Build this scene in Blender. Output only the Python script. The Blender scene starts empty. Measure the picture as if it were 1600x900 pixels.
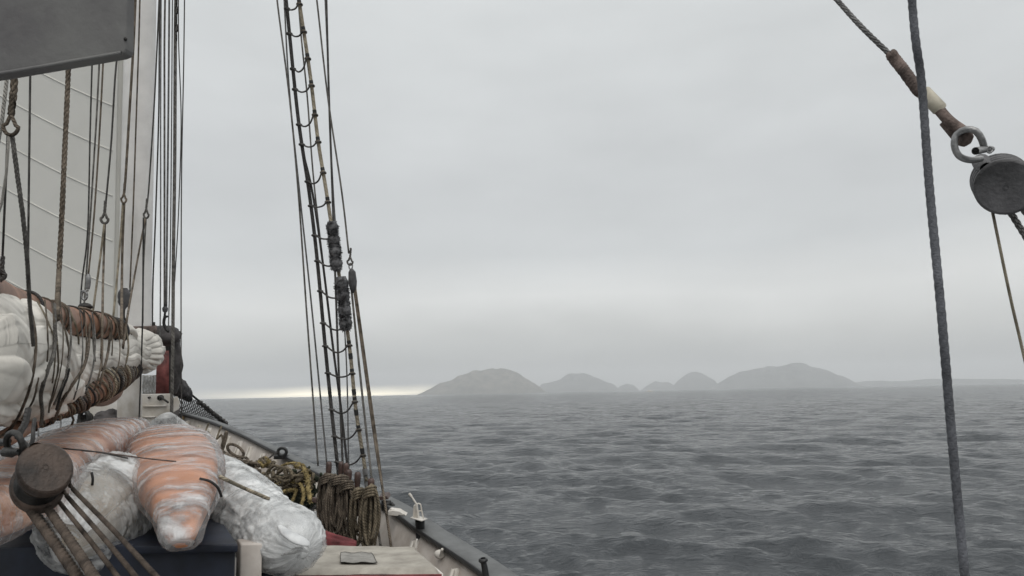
import bpy, math, random
import numpy as np
from mathutils import Vector, Matrix
random.seed(7); rng = np.random.default_rng(11)
sc = bpy.context.scene; COL = sc.collection

# ------------------------------------------------------------------ camera
CAMZ = 4.2; F = 1200.0
pitch = math.radians(7.75); roll = math.radians(1.13)
Rw = Vector((1,0,0)); Fw = Vector((0,math.cos(pitch),math.sin(pitch))); Uw = Vector((0,-math.sin(pitch),math.cos(pitch)))
CX = Rw*math.cos(roll) - Uw*math.sin(roll); CY = Rw*math.sin(roll) + Uw*math.cos(roll)
CP = Vector((0,0,CAMZ))
cam = bpy.data.cameras.new('camera'); camo = bpy.data.objects.new('camera', cam); COL.objects.link(camo)
cam.sensor_width = 36; cam.lens = 36*F/1600; cam.clip_start = .05; cam.clip_end = 60000
camo.matrix_world = Matrix.Translation(CP) @ Matrix((CX, CY, -Fw)).transposed().to_4x4()
cam.dof.use_dof = True; cam.dof.focus_distance = 11; cam.dof.aperture_fstop = cam.lens/1.6
sc.camera = camo

# ------------------------------------------------------------------ light and sky
SUN_EL, SUN_ROT = math.radians(50), math.radians(165)
w = bpy.data.worlds.new('World'); sc.world = w; w.use_nodes = True
nt = w.node_tree; N = nt.nodes; L = nt.links; N.clear()
def wn(t, **k):
    n = N.new(t)
    for a, b in k.items(): setattr(n, a, b)
    return n
out = wn('ShaderNodeOutputWorld'); bg1 = wn('ShaderNodeBackground'); bg2 = wn('ShaderNodeBackground'); add = wn('ShaderNodeAddShader')
sky = wn('ShaderNodeTexSky'); sky.sky_type = 'NISHITA'; sky.sun_disc = False; sky.sun_elevation = SUN_EL; sky.sun_rotation = SUN_ROT
L.new(sky.outputs[0], bg1.inputs[0]); bg1.inputs[1].default_value = .006       # the little clear sky that comes through full cloud
tc = wn('ShaderNodeTexCoord'); sep = wn('ShaderNodeSeparateXYZ'); L.new(tc.outputs['Generated'], sep.inputs[0])
def wm(op, a, b=None, c=None, clamp=False):
    n = wn('ShaderNodeMath', operation=op, use_clamp=clamp)
    for i, v in enumerate((a, b, c)):
        if v is None: continue
        if hasattr(v, 'links'): L.new(v, n.inputs[i])
        else: n.inputs[i].default_value = v
    return n.outputs[0]
def wramp(fac, stops):
    r = wn('ShaderNodeValToRGB'); L.new(fac, r.inputs[0]); e = r.color_ramp.elements
    while len(e) < len(stops): e.new(.5)
    for i, (p, c) in enumerate(stops): e[i].position = p; e[i].color = (c[0], c[1], c[2], 1)
    return r.outputs[0]
mp = wn('ShaderNodeMapping'); mp.inputs['Scale'].default_value = (1, 1, 3.0); L.new(tc.outputs['Generated'], mp.inputs[0])
n1 = wn('ShaderNodeTexNoise'); n1.inputs['Scale'].default_value = 2.3; n1.inputs['Detail'].default_value = 5; n1.inputs['Roughness'].default_value = .45; L.new(mp.outputs[0], n1.inputs['Vector'])
warp = wm('MULTIPLY_ADD', n1.outputs[0], .11, -.055)
elev = wm('ADD', sep.outputs[2], warp)
ramp = wramp(elev, [(0, (.41,.42,.42)), (.035, (.48,.49,.485)), (.075, (.61,.615,.60)), (.12, (.74,.745,.73)), (.18, (.59,.605,.605)), (.27, (.58,.595,.597)), (.45, (.65,.67,.67)), (1, (1.0,1.01,1.0))])
n2 = wn('ShaderNodeTexNoise'); n2.inputs['Scale'].default_value = 4.5; n2.inputs['Detail'].default_value = 6; L.new(mp.outputs[0], n2.inputs['Vector'])
cl = wm('MULTIPLY_ADD', n2.outputs[0], .28, .90)
n2b = wn('ShaderNodeTexNoise'); n2b.inputs['Scale'].default_value = 14; n2b.inputs['Detail'].default_value = 4; L.new(tc.outputs['Generated'], n2b.inputs['Vector']); n2s = n2b.outputs[0]
# low, clear strip under the cloud edge, in the north-west
az = wm('ARCTAN2', sep.outputs[0], sep.outputs[1])
azm = wm('MULTIPLY', wm('MULTIPLY_ADD', az, -6.5, -.25, clamp=True), wm('POWER', wm('MULTIPLY_ADD', az, 5.5, 2.45, clamp=True), 1.5))
el_ = wm('SUBTRACT', 1, wm('DIVIDE', wm('ABSOLUTE', wm('SUBTRACT', sep.outputs[2], wm('MULTIPLY_ADD', n2s, .006, -.001))), .012), clamp=True)
strip = wm('MULTIPLY', azm, wm('POWER', el_, 1.3))
mixc = wn('ShaderNodeMix', data_type='RGBA'); L.new(strip, mixc.inputs['Factor']); L.new(ramp, mixc.inputs['A']); mixc.inputs['B'].default_value = (4.8,4.3,3.1,1)
vm = wn('ShaderNodeVectorMath', operation='SCALE'); L.new(mixc.outputs['Result'], vm.inputs[0]); L.new(cl, vm.inputs['Scale'])
L.new(vm.outputs[0], bg2.inputs[0]); bg2.inputs[1].default_value = 1.0
L.new(bg1.outputs[0], add.inputs[0]); L.new(bg2.outputs[0], add.inputs[1]); L.new(add.outputs[0], out.inputs[0])
sl = bpy.data.lights.new('sun', 'SUN'); sl.energy = 1.5; sl.angle = math.radians(50); sl.color = (1,.97,.92)
so = bpy.data.objects.new('sun', sl); COL.objects.link(so); so.rotation_euler = (math.pi/2-SUN_EL, 0, math.pi-SUN_ROT)
sc.view_settings.view_transform = 'Standard'; sc.view_settings.look = 'None'; sc.view_settings.exposure = 0; sc.view_settings.gamma = 1
sc.cycles.max_bounces = 8; sc.cycles.transparent_max_bounces = 24; sc.cycles.volume_bounces = 2

# ------------------------------------------------------------------ helpers
def P(px, py, d): return CP + CX*((px-800)/F*d) + CY*((450-py)/F*d) + Fw*d
def Pn(a): return np.array([tuple(P(*q[:3])) for q in a])
def tag(o, label=None, cat=None, group=None, kind=None):
    if label: o['label'] = label
    if cat: o['category'] = cat
    if group: o['group'] = group
    if kind: o['kind'] = kind
    return o
def mesh(name, V, Fc, *rest, uv=None, smooth=None):
    if rest and isinstance(rest[0], np.ndarray): uv = rest[0]; rest = rest[1:]
    m, parent, s_ = (list(rest)+[None]*3)[:3]; smooth = s_ if smooth is None else smooth; smooth = True if smooth is None else smooth
    me = bpy.data.meshes.new(name); V = np.asarray(V, dtype=np.float32)
    if isinstance(Fc, np.ndarray) and Fc.ndim == 2:
        k = Fc.shape[1]; me.vertices.add(len(V)); me.vertices.foreach_set('co', V.ravel())
        me.loops.add(Fc.size); me.loops.foreach_set('vertex_index', Fc.astype(np.int32).ravel())
        me.polygons.add(len(Fc)); me.polygons.foreach_set('loop_start', np.arange(0, Fc.size, k, dtype=np.int32))
        me.polygons.foreach_set('loop_total', np.full(len(Fc), k, dtype=np.int32)); me.update(calc_edges=True); me.validate()
    else: me.from_pydata([tuple(v) for v in V], [], [tuple(int(i) for i in f) for f in Fc]); me.update()
    if uv is not None:
        l = me.uv_layers.new(name='UVMap'); vi = np.zeros(len(me.loops), dtype=np.int32); me.loops.foreach_get('vertex_index', vi)
        l.data.foreach_set('uv', np.asarray(uv, dtype=np.float32)[vi].ravel())
    if smooth: me.polygons.foreach_set('use_smooth', np.ones(len(me.polygons), dtype=bool))
    if m: me.materials.append(m)
    o = bpy.data.objects.new(name, me); COL.objects.link(o)
    if parent: o.parent = parent; o.matrix_parent_inverse = parent.matrix_world.inverted()
    return o
def empty(name, loc=(0,0,0), label=None, cat=None, group=None):
    o = bpy.data.objects.new(name, None); COL.objects.link(o); o.location = loc; o.matrix_world = Matrix.Translation(loc)
    o.empty_display_size = .1
    return tag(o, label, cat, group)
# value noise
_pt = rng.permutation(512); _pt = np.concatenate([_pt,_pt]); _pv = rng.random(1024)
def vnoise(x, y, z=0):
    x, y, z = np.broadcast_arrays(np.asarray(x,float), np.asarray(y,float), np.asarray(z,float))
    xi, yi, zi = np.floor(x).astype(int), np.floor(y).astype(int), np.floor(z).astype(int)
    xf, yf, zf = x-xi, y-yi, z-zi
    s = lambda t: t*t*t*(t*(t*6-15)+10)
    u, v, w_ = s(xf), s(yf), s(zf)
    def h(a,b,c): return _pv[_pt[(_pt[(_pt[a&511]+b)&511]+c)&511]]
    r = 0
    for a, wa in ((0,1-u),(1,u)):
        for b, wb in ((0,1-v),(1,v)):
            for c, wc in ((0,1-w_),(1,w_)): r = r + wa*wb*wc*h(xi+a,yi+b,zi+c)
    return r*2-1
def fbm(x, y, z=0, o=4, g=.5):
    r = 0; a = 1.0; s = 0; x, y, z = np.asarray(x,float), np.asarray(y,float), np.asarray(z,float)
    for i in range(o): r = r + a*vnoise(x*2**i+i*17.3, y*2**i+i*7.7, z*2**i+3.1*i); s += a; a *= g
    return r/s
def rdg(x, y, z, o=4): return 1-2*np.abs(fbm(x, y, z, o, .6))**.8
def cat(parts):
    V = []; Fs = []; n = 0; U = []
    for p in parts:
        V.append(p[0]); Fs.append(p[1]+n); n += len(p[0])
        if len(p) > 2: U.append(p[2])
    return (np.concatenate(V), np.concatenate(Fs)) + ((np.concatenate(U),) if len(U) == len(parts) else ())
def spline(pts, step=.05, extra=None):
    p = np.asarray(pts, float); n = len(p)
    q = np.vstack([2*p[0]-p[1], p, 2*p[-1]-p[-2]]); o = []
    for i in range(n-1):
        a, b, c, d = q[i:i+4]; k = max(1, int(np.linalg.norm((c-b)[:3])/step)); t = np.linspace(0, 1, k, endpoint=False)[:,None]
        o.append(.5*(2*b + (c-a)*t + (2*a-5*b+4*c-d)*t*t + (3*b-a-3*c+d)*t**3))
    o.append(p[-1:]); return np.vstack(o)
def frames(p, up=None):
    t = np.gradient(p, axis=0); t /= np.linalg.norm(t, axis=1)[:,None]+1e-12
    u = np.array(up if up is not None else ((0,0,1) if abs(t[0][2]) < .9 else (1,0,0)), float)
    A = np.zeros_like(p)
    for i in range(len(p)):
        u = u - t[i]*u.dot(t[i]); u /= np.linalg.norm(u)+1e-12; A[i] = u
    return t, A, np.cross(t, A)
def grid_faces(nu, nv, closed=True):
    i = np.arange(nu-1)[:,None]; j = np.arange(nv if closed else nv-1)[None,:]; j2 = (j+1) % nv
    return np.stack([i*nv+j, i*nv+j2, (i+1)*nv+j2, (i+1)*nv+j], -1).reshape(-1,4)
def tube(p, r, sides=6, cap=True):
    p = np.asarray(p, float); t, A, B = frames(p); r = np.broadcast_to(np.asarray(r, float), (len(p),))
    th = np.arange(sides)*2*math.pi/sides
    V = p[:,None] + r[:,None,None]*(np.cos(th)[None,:,None]*A[:,None] + np.sin(th)[None,:,None]*B[:,None])
    s = np.concatenate([[0], np.cumsum(np.linalg.norm(np.diff(p,axis=0),axis=1))])
    uv = np.stack(np.broadcast_arrays(np.arange(sides)[None,:]/sides, (s/(2*math.pi*max(r.mean(),1e-4)))[:,None]), -1).reshape(-1,2)
    Fc = grid_faces(len(p), sides); V = V.reshape(-1,3)
    if cap:
        n = len(V); V = np.vstack([V, p[0], p[-1]]); uv = np.vstack([uv, [0,0], [0,0]]); m = (len(p)-1)*sides
        a = [[n, (j+1)%sides, j, j] for j in range(sides)]; b = [[n+1, m+j, m+(j+1)%sides, m+(j+1)%sides] for j in range(sides)]
        a = [[n, (j+1)%sides, j, n] for j in range(0)]; 
        V = V[:n]; uv = uv[:n]
        ca = np.array([[j, (j-1)%sides, (sides//2-0) % sides, (sides//2) % sides] for j in range(0)])
        if sides == 4: Fc = np.vstack([Fc, [[3,2,1,0],[m,m+1,m+2,m+3]]])
        elif sides == 6: Fc = np.vstack([Fc, [[3,2,1,0],[0,5,4,3],[m,m+1,m+2,m+3],[m+3,m+4,m+5,m]]])
        elif sides == 8: Fc = np.vstack([Fc, [[3,2,1,0],[4,3,0,7],[7,6,5,4],[m,m+1,m+2,m+3],[m,m+3,m+4,m+7],[m+4,m+5,m+6,m+7]]])
    return V, Fc, uv
def laid(p, R, pitch=None, sides=6, strands=3, soft=0):
    """three strands twisted round each other"""
    pitch = pitch or 6.5*R
    p = spline(p, pitch/9); t, A, B = frames(p); s = np.concatenate([[0], np.cumsum(np.linalg.norm(np.diff(p,axis=0),axis=1))])
    o = []
    for k in range(strands):
        a = s/pitch*2*math.pi + k*2*math.pi/strands; q = p + (.5-soft)*R*(np.cos(a)[:,None]*A + np.sin(a)[:,None]*B)
        o.append(tube(q, (.56+soft*.8)*R, sides))
    return cat(o)
def box(c, s, R=None):
    c = np.asarray(c, float); s = np.asarray(s, float)/2
    V = np.array([(x,y,z) for x in (-1,1) for y in (-1,1) for z in (-1,1)], float)*s
    if R is not None: V = V @ np.asarray(R).T
    return V + c, np.array([[0,1,3,2],[4,6,7,5],[0,4,5,1],[2,3,7,6],[0,2,6,4],[1,5,7,3]])
def hexa(b, t):
    """box from four base and four top corners"""
    V = np.array([tuple(v) for v in b]+[tuple(v) for v in t]); return V, np.array([[3,2,1,0],[4,5,6,7],[0,1,5,4],[1,2,6,5],[2,3,7,6],[3,0,4,7]])
def bevel(o, wd=.01, seg=2):
    m = o.modifiers.new('bevel', 'BEVEL'); m.width = wd; m.segments = seg; m.limit_method = 'ANGLE'; return o
def sphere(c, r, nu=8, nv=10, jit=0):
    th = np.linspace(.001, math.pi-.001, nu); ph = np.arange(nv)*2*math.pi/nv
    d = np.stack([np.sin(th)[:,None]*np.cos(ph), np.sin(th)[:,None]*np.sin(ph), np.cos(th)[:,None]+0*ph], -1)
    rr = 1 + jit*fbm(d[...,0]*2+c[0]*9, d[...,1]*2, d[...,2]*2+c[1])[...,None]
    return (d*rr*np.asarray(r)).reshape(-1,3)+np.asarray(c), grid_faces(nu, nv)
def torus(c, a, b, r, n=28, sides=8, part=(0,1)):
    t = np.linspace(part[0], part[1], n+1)*2*math.pi
    p = np.asarray(c) + np.cos(t)[:,None]*np.asarray(a) + np.sin(t)[:,None]*np.asarray(b)
    return tube(p, r, sides)

# ------------------------------------------------------------------ materials
def mat(name, c, rough=.7, var=.25, scale=8, bump=.3, bscale=60, metal=0, c2=None, spec=.4, coat=0, uvtwist=False, dist=.01, detail=6):
    m = bpy.data.materials.new(name); m.use_nodes = True; nt = m.node_tree; N = nt.nodes; L = nt.links
    b = N['Principled BSDF']; b.inputs['Roughness'].default_value = rough; b.inputs['Metallic'].default_value = metal
    b.inputs['Specular IOR Level'].default_value = spec; b.inputs['Coat Weight'].default_value = coat
    t = N.new('ShaderNodeTexCoord'); n = N.new('ShaderNodeTexNoise'); n.inputs['Scale'].default_value = scale; n.inputs['Detail'].default_value = detail; n.inputs['Roughness'].default_value = .6
    L.new(t.outputs['Object'], n.inputs['Vector'])
    r = N.new('ShaderNodeValToRGB'); L.new(n.outputs[0], r.inputs[0]); e = r.color_ramp.elements
    c2 = c2 or tuple(x*(1-var*1.4) for x in c)
    e[0].position = .32; e[0].color = (*c2, 1); e[1].position = .66; e[1].color = (*[min(1, x*(1+var*.3)) for x in c], 1)
    L.new(r.outputs[0], b.inputs['Base Color'])
    n3 = N.new('ShaderNodeTexNoise'); n3.inputs['Scale'].default_value = bscale; n3.inputs['Detail'].default_value = 5; L.new(t.outputs['Object'], n3.inputs['Vector'])
    bp = N.new('ShaderNodeBump'); bp.inputs['Strength'].default_value = bump; bp.inputs['Distance'].default_value = dist; L.new(n3.outputs[0], bp.inputs['Height'])
    if uvtwist:
        mpn = N.new('ShaderNodeMapping'); mpn.inputs['Rotation'].default_value = (0,0,0); L.new(t.outputs['UV'], mpn.inputs[0])
        s = N.new('ShaderNodeSeparateXYZ'); L.new(mpn.outputs[0], s.inputs[0])
        a = N.new('ShaderNodeMath'); a.operation = 'MULTIPLY_ADD'; L.new(s.outputs[1], a.inputs[0]); a.inputs[1].default_value = 1.0; L.new(s.outputs[0], a.inputs[2])
        b2 = N.new('ShaderNodeMath'); b2.operation = 'MULTIPLY'; L.new(a.outputs[0], b2.inputs[0]); b2.inputs[1].default_value = 3*2*math.pi
        sn = N.new('ShaderNodeMath'); sn.operation = 'SINE'; L.new(b2.outputs[0], sn.inputs[0])
        bp2 = N.new('ShaderNodeBump'); bp2.inputs['Strength'].default_value = .8; bp2.inputs['Distance'].default_value = .003; L.new(sn.outputs[0], bp2.inputs['Height']); L.new(bp.outputs[0], bp2.inputs['Normal'])
        L.new(bp2.outputs[0], b.inputs['Normal'])
    else: L.new(bp.outputs[0], b.inputs['Normal'])
    return m
M = {}
M['grey'] = mat('grey_rope', (.20,.19,.175), .85, .5, 14, .5, 250, uvtwist=True, spec=.25)
M['dark'] = mat('dark_rope', (.105,.10,.095), .8, .5, 14, .5, 250, uvtwist=True, spec=.3)
M['wire'] = mat('wire_rope', (.16,.158,.155), .55, .5, 18, .3, 250, uvtwist=True, spec=.5)
M['brown'] = mat('brown_rope', (.20,.165,.13), .9, .55, 12, .5, 250, uvtwist=True, spec=.2)
M['tan'] = mat('tan_rope', (.36,.315,.24), .9, .45, 12, .5, 250, uvtwist=True, spec=.2)
M['pale'] = mat('pale_rope', (.48,.46,.42), .85, .3, 12, .5, 250, uvtwist=True, spec=.2)
M['old'] = mat('old_block_rope', (.105,.082,.066), .9, .6, 12, .5, 250, spec=.2)
M['blue'] = mat('blue_grey_rope', (.12,.125,.14), .75, .45, 9, .5, 250, spec=.3)
M['tar'] = mat('tarred_rope', (.06,.057,.055), .8, .5, 14, .5, 250, uvtwist=True, spec=.35)
M['olive'] = mat('olive_rope', (.21,.175,.125), .9, .5, 12, .5, 250, uvtwist=True, spec=.2)
M['yellow'] = mat('yellow_rope', (.38,.30,.14), .9, .6, 14, .7, 200, spec=.2)
M['green'] = mat('green_rope', (.055,.065,.045), .9, .5, 14, .7, 200, spec=.2)
M['mastpaint'] = mat('mast_paint', (.80,.785,.765), .45, .10, 3, .12, 20, spec=.5)
M['white'] = mat('white_paint', (.62,.60,.57), .45, .25, 5, .15, 30, spec=.5, c2=(.46,.42,.36))
M['bulwark'] = mat('bulwark_paint', (.52,.485,.45), .55, .25, 3, .15, 25, spec=.35, c2=(.33,.285,.25))
M['rust'] = mat('rust_stained_paint', (.55,.45,.27), .6, .5, 20, .3, 60, c2=(.30,.15,.05))
M['black'] = mat('black_paint', (.018,.019,.02), .45, .4, 12, .3, 60, spec=.5)
M['cap'] = mat('cap_rail_paint', (.14,.145,.145), .6, .3, 4, .2, 50, spec=.4)
M['deck'] = mat('deck_paint', (.20,.19,.18), .7, .3, 3, .2, 40)
M['spar'] = mat('varnished_spar', (.30,.155,.095), .5, .4, 5, .25, 30, spec=.45)
M['wood'] = mat('dark_block_wood', (.078,.053,.040), .55, .6, 9, .5, 90, spec=.45)
M['greywood'] = mat('grey_block_wood', (.115,.113,.118), .6, .5, 9, .5, 70, spec=.4)
M['steel'] = mat('galvanised_steel', (.34,.34,.34), .45, .35, 20, .3, 90, metal=.7)
M['iron'] = mat('dull_iron', (.05,.048,.046), .5, .4, 20, .3, 90, metal=.6)
M['sail'] = mat('sail_canvas', (.66,.635,.585), .8, .16, 3, .35, 9, spec=.2, dist=.02)
M['sail2'] = mat('hoisted_sailcloth', (.74,.73,.69), .8, .06, 2, .1, 6, spec=.2, dist=.02)
_m = M['sail2'].node_tree; _t = _m.nodes.new('ShaderNodeBsdfTranslucent'); _t.inputs[0].default_value = (.74,.73,.69,1); _x = _m.nodes.new('ShaderNodeMixShader'); _x.inputs[0].default_value = .4
_m.links.new(_m.nodes['Principled BSDF'].outputs[0], _x.inputs[1]); _m.links.new(_t.outputs[0], _x.inputs[2]); _m.links.new(_x.outputs[0], _m.nodes['Material Output'].inputs['Surface'])
M['seam'] = mat('sail_seam', (.67,.66,.62), .8, .1, 4, .1, 40)
M['visor'] = mat('weathered_grey_panel', (.17,.17,.165), .8, .35, 5, .25, 30, c2=(.12,.115,.12), spec=.2)
M['navy'] = mat('navy_paint', (.012,.018,.035), .55, .5, 4, .2, 20, spec=.4)
M['darkcanvas'] = mat('dark_canvas', (.085,.078,.078), .85, .5, 6, .4, 40)
M['red'] = mat('red_canvas', (.20,.045,.05), .75, .5, 7, .3, 40)
M['hatch'] = mat('hatch_canvas', (.39,.365,.32), .85, .2, 6, .4, 30, c2=(.25,.23,.20))
M['patch'] = mat('patch_canvas', (.29,.28,.26), .85, .25, 12, .4, 50)
M['orange'] = mat('orange_hull', (.66,.27,.11), .5, .3, 3, .1, 20, c2=(.50,.22,.12))
M['shag'] = mat('frayed_rope_yarn', (.15,.15,.155), .95, .6, 20, .2, 200, spec=.1)
M['pin'] = mat('belaying_pin_wood', (.085,.052,.044), .5, .4, 14, .2, 80, spec=.5)
M['bag'] = mat('white_woven_wrap', (.66,.67,.67), .5, .25, 6, .35, 40, c2=(.42,.43,.44), spec=.45)
M['band'] = mat('black_tape', (.02,.02,.02), .6, .3, 12, .2, 60)
M['leather'] = mat('brown_serving', (.16,.12,.105), .8, .5, 20, .6, 120)
M['cream'] = mat('cream_hose', (.50,.46,.37), .5, .3, 14, .2, 60)
def film(name, dens, tint, sc_=(1,1,1), cs=7, gloss=.25, dk=.42):
    """thin crumpled see-through plastic: cloudy in streaks, creased and glossy all over"""
    m = bpy.data.materials.new(name); m.use_nodes = True; nt = m.node_tree; N = nt.nodes; L = nt.links
    b = N['Principled BSDF']; b.inputs['Base Color'].default_value = (*tint,1); b.inputs['Roughness'].default_value = gloss; b.inputs['Specular IOR Level'].default_value = .6
    t = N.new('ShaderNodeTexCoord')
    def ns(scale, sc3, det, ty='FBM', dis=.6, rough=.6, rot=0):
        mpn = N.new('ShaderNodeMapping'); mpn.inputs['Scale'].default_value = sc3; mpn.inputs['Rotation'].default_value = (0,0,rot); L.new(t.outputs['UV'], mpn.inputs[0])
        n = N.new('ShaderNodeTexNoise'); n.noise_type = ty; n.inputs['Scale'].default_value = scale; n.inputs['Detail'].default_value = det; n.inputs['Roughness'].default_value = rough; n.inputs['Distortion'].default_value = dis; L.new(mpn.outputs[0], n.inputs['Vector']); return n.outputs[0]
    def mth(op, a, b_, c=None, cl=False):
        n = N.new('ShaderNodeMath'); n.operation = op; n.use_clamp = cl
        for i, v in enumerate((a, b_, c)):
            if v is None: continue
            if hasattr(v, 'links'): L.new(v, n.inputs[i])
            else: n.inputs[i].default_value = v
        return n.outputs[0]
    broad = ns(cs*.62, sc_, 4, rot=.45, dis=.3); fine = ns(cs*2.6, sc_, 8, rot=.40, dis=.5); cre = ns(cs*1.3, sc_, 6, 'RIDGED_MULTIFRACTAL', .9, .5, .3)
    crk = mth('MULTIPLY', cre, .22)
    v = mth('ADD', mth('ADD', mth('MULTIPLY', broad, .62), mth('MULTIPLY', fine, .38)), mth('MULTIPLY_ADD', crk, .55, -.10))
    r = N.new('ShaderNodeMapRange'); r.inputs[1].default_value = .37; r.inputs[2].default_value = .50; r.inputs[3].default_value = dens[0]; r.inputs[4].default_value = dens[1]; L.new(v, r.inputs[0])
    L.new(r.outputs[0], b.inputs['Alpha'])
    cr = N.new('ShaderNodeValToRGB'); e = cr.color_ramp.elements; e[0].position = .35; e[0].color = (*[x*dk for x in tint],1); e[1].position = .62; e[1].color = (*[min(1,x*1.15) for x in tint],1); L.new(ns(cs*1.1, sc_, 6, rot=.2), cr.inputs[0]); L.new(cr.outputs[0], b.inputs['Base Color'])
    bp = N.new('ShaderNodeBump'); bp.inputs['Strength'].default_value = .9; bp.inputs['Distance'].default_value = .012; L.new(cre, bp.inputs['Height'])
    b2 = N.new('ShaderNodeBump'); b2.inputs['Strength'].default_value = .8; b2.inputs['Distance'].default_value = .012; L.new(fine, b2.inputs['Height']); L.new(bp.outputs[0], b2.inputs['Normal']); L.new(b2.outputs[0], b.inputs['Normal'])
    return m
M['film'] = film('clear_plastic_wrap', (.28,.92), (.52,.52,.525), (1.5,.36,1), 4.2, .25)
M['film2'] = film('milky_plastic_wrap', (.30,.97), (.66,.67,.67), (1.1,.8,1), 5, .32, .72)
def creased(m, scale, dist, st=.7, sc3=(1,1,1)):
    """add sharp cloth creases over the fine relief"""
    nt = m.node_tree; N = nt.nodes; L = nt.links; b = N['Principled BSDF']; old = b.inputs['Normal'].links[0].from_socket
    t = N.new('ShaderNodeTexCoord'); mp = N.new('ShaderNodeMapping'); mp.inputs['Scale'].default_value = sc3; L.new(t.outputs['UV'], mp.inputs[0])
    n = N.new('ShaderNodeTexNoise'); n.noise_type = 'RIDGED_MULTIFRACTAL'; n.inputs['Scale'].default_value = scale; n.inputs['Detail'].default_value = 4; n.inputs['Distortion'].default_value = .8; L.new(mp.outputs[0], n.inputs['Vector'])
    bp = N.new('ShaderNodeBump'); bp.inputs['Strength'].default_value = st; bp.inputs['Distance'].default_value = dist; L.new(n.outputs[0], bp.inputs['Height']); L.new(old, bp.inputs['Normal']); L.new(bp.outputs[0], b.inputs['Normal'])
creased(M['sail'], 2.2, .02, .6, (1,1.8,1)); creased(M['bag'], 5, .012, .7); creased(M['darkcanvas'], 5, .02); creased(M['red'], 5, .02)
for _n in ('hatch','visor'):
    creased(M[_n], 1.5, .006, .4)

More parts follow.
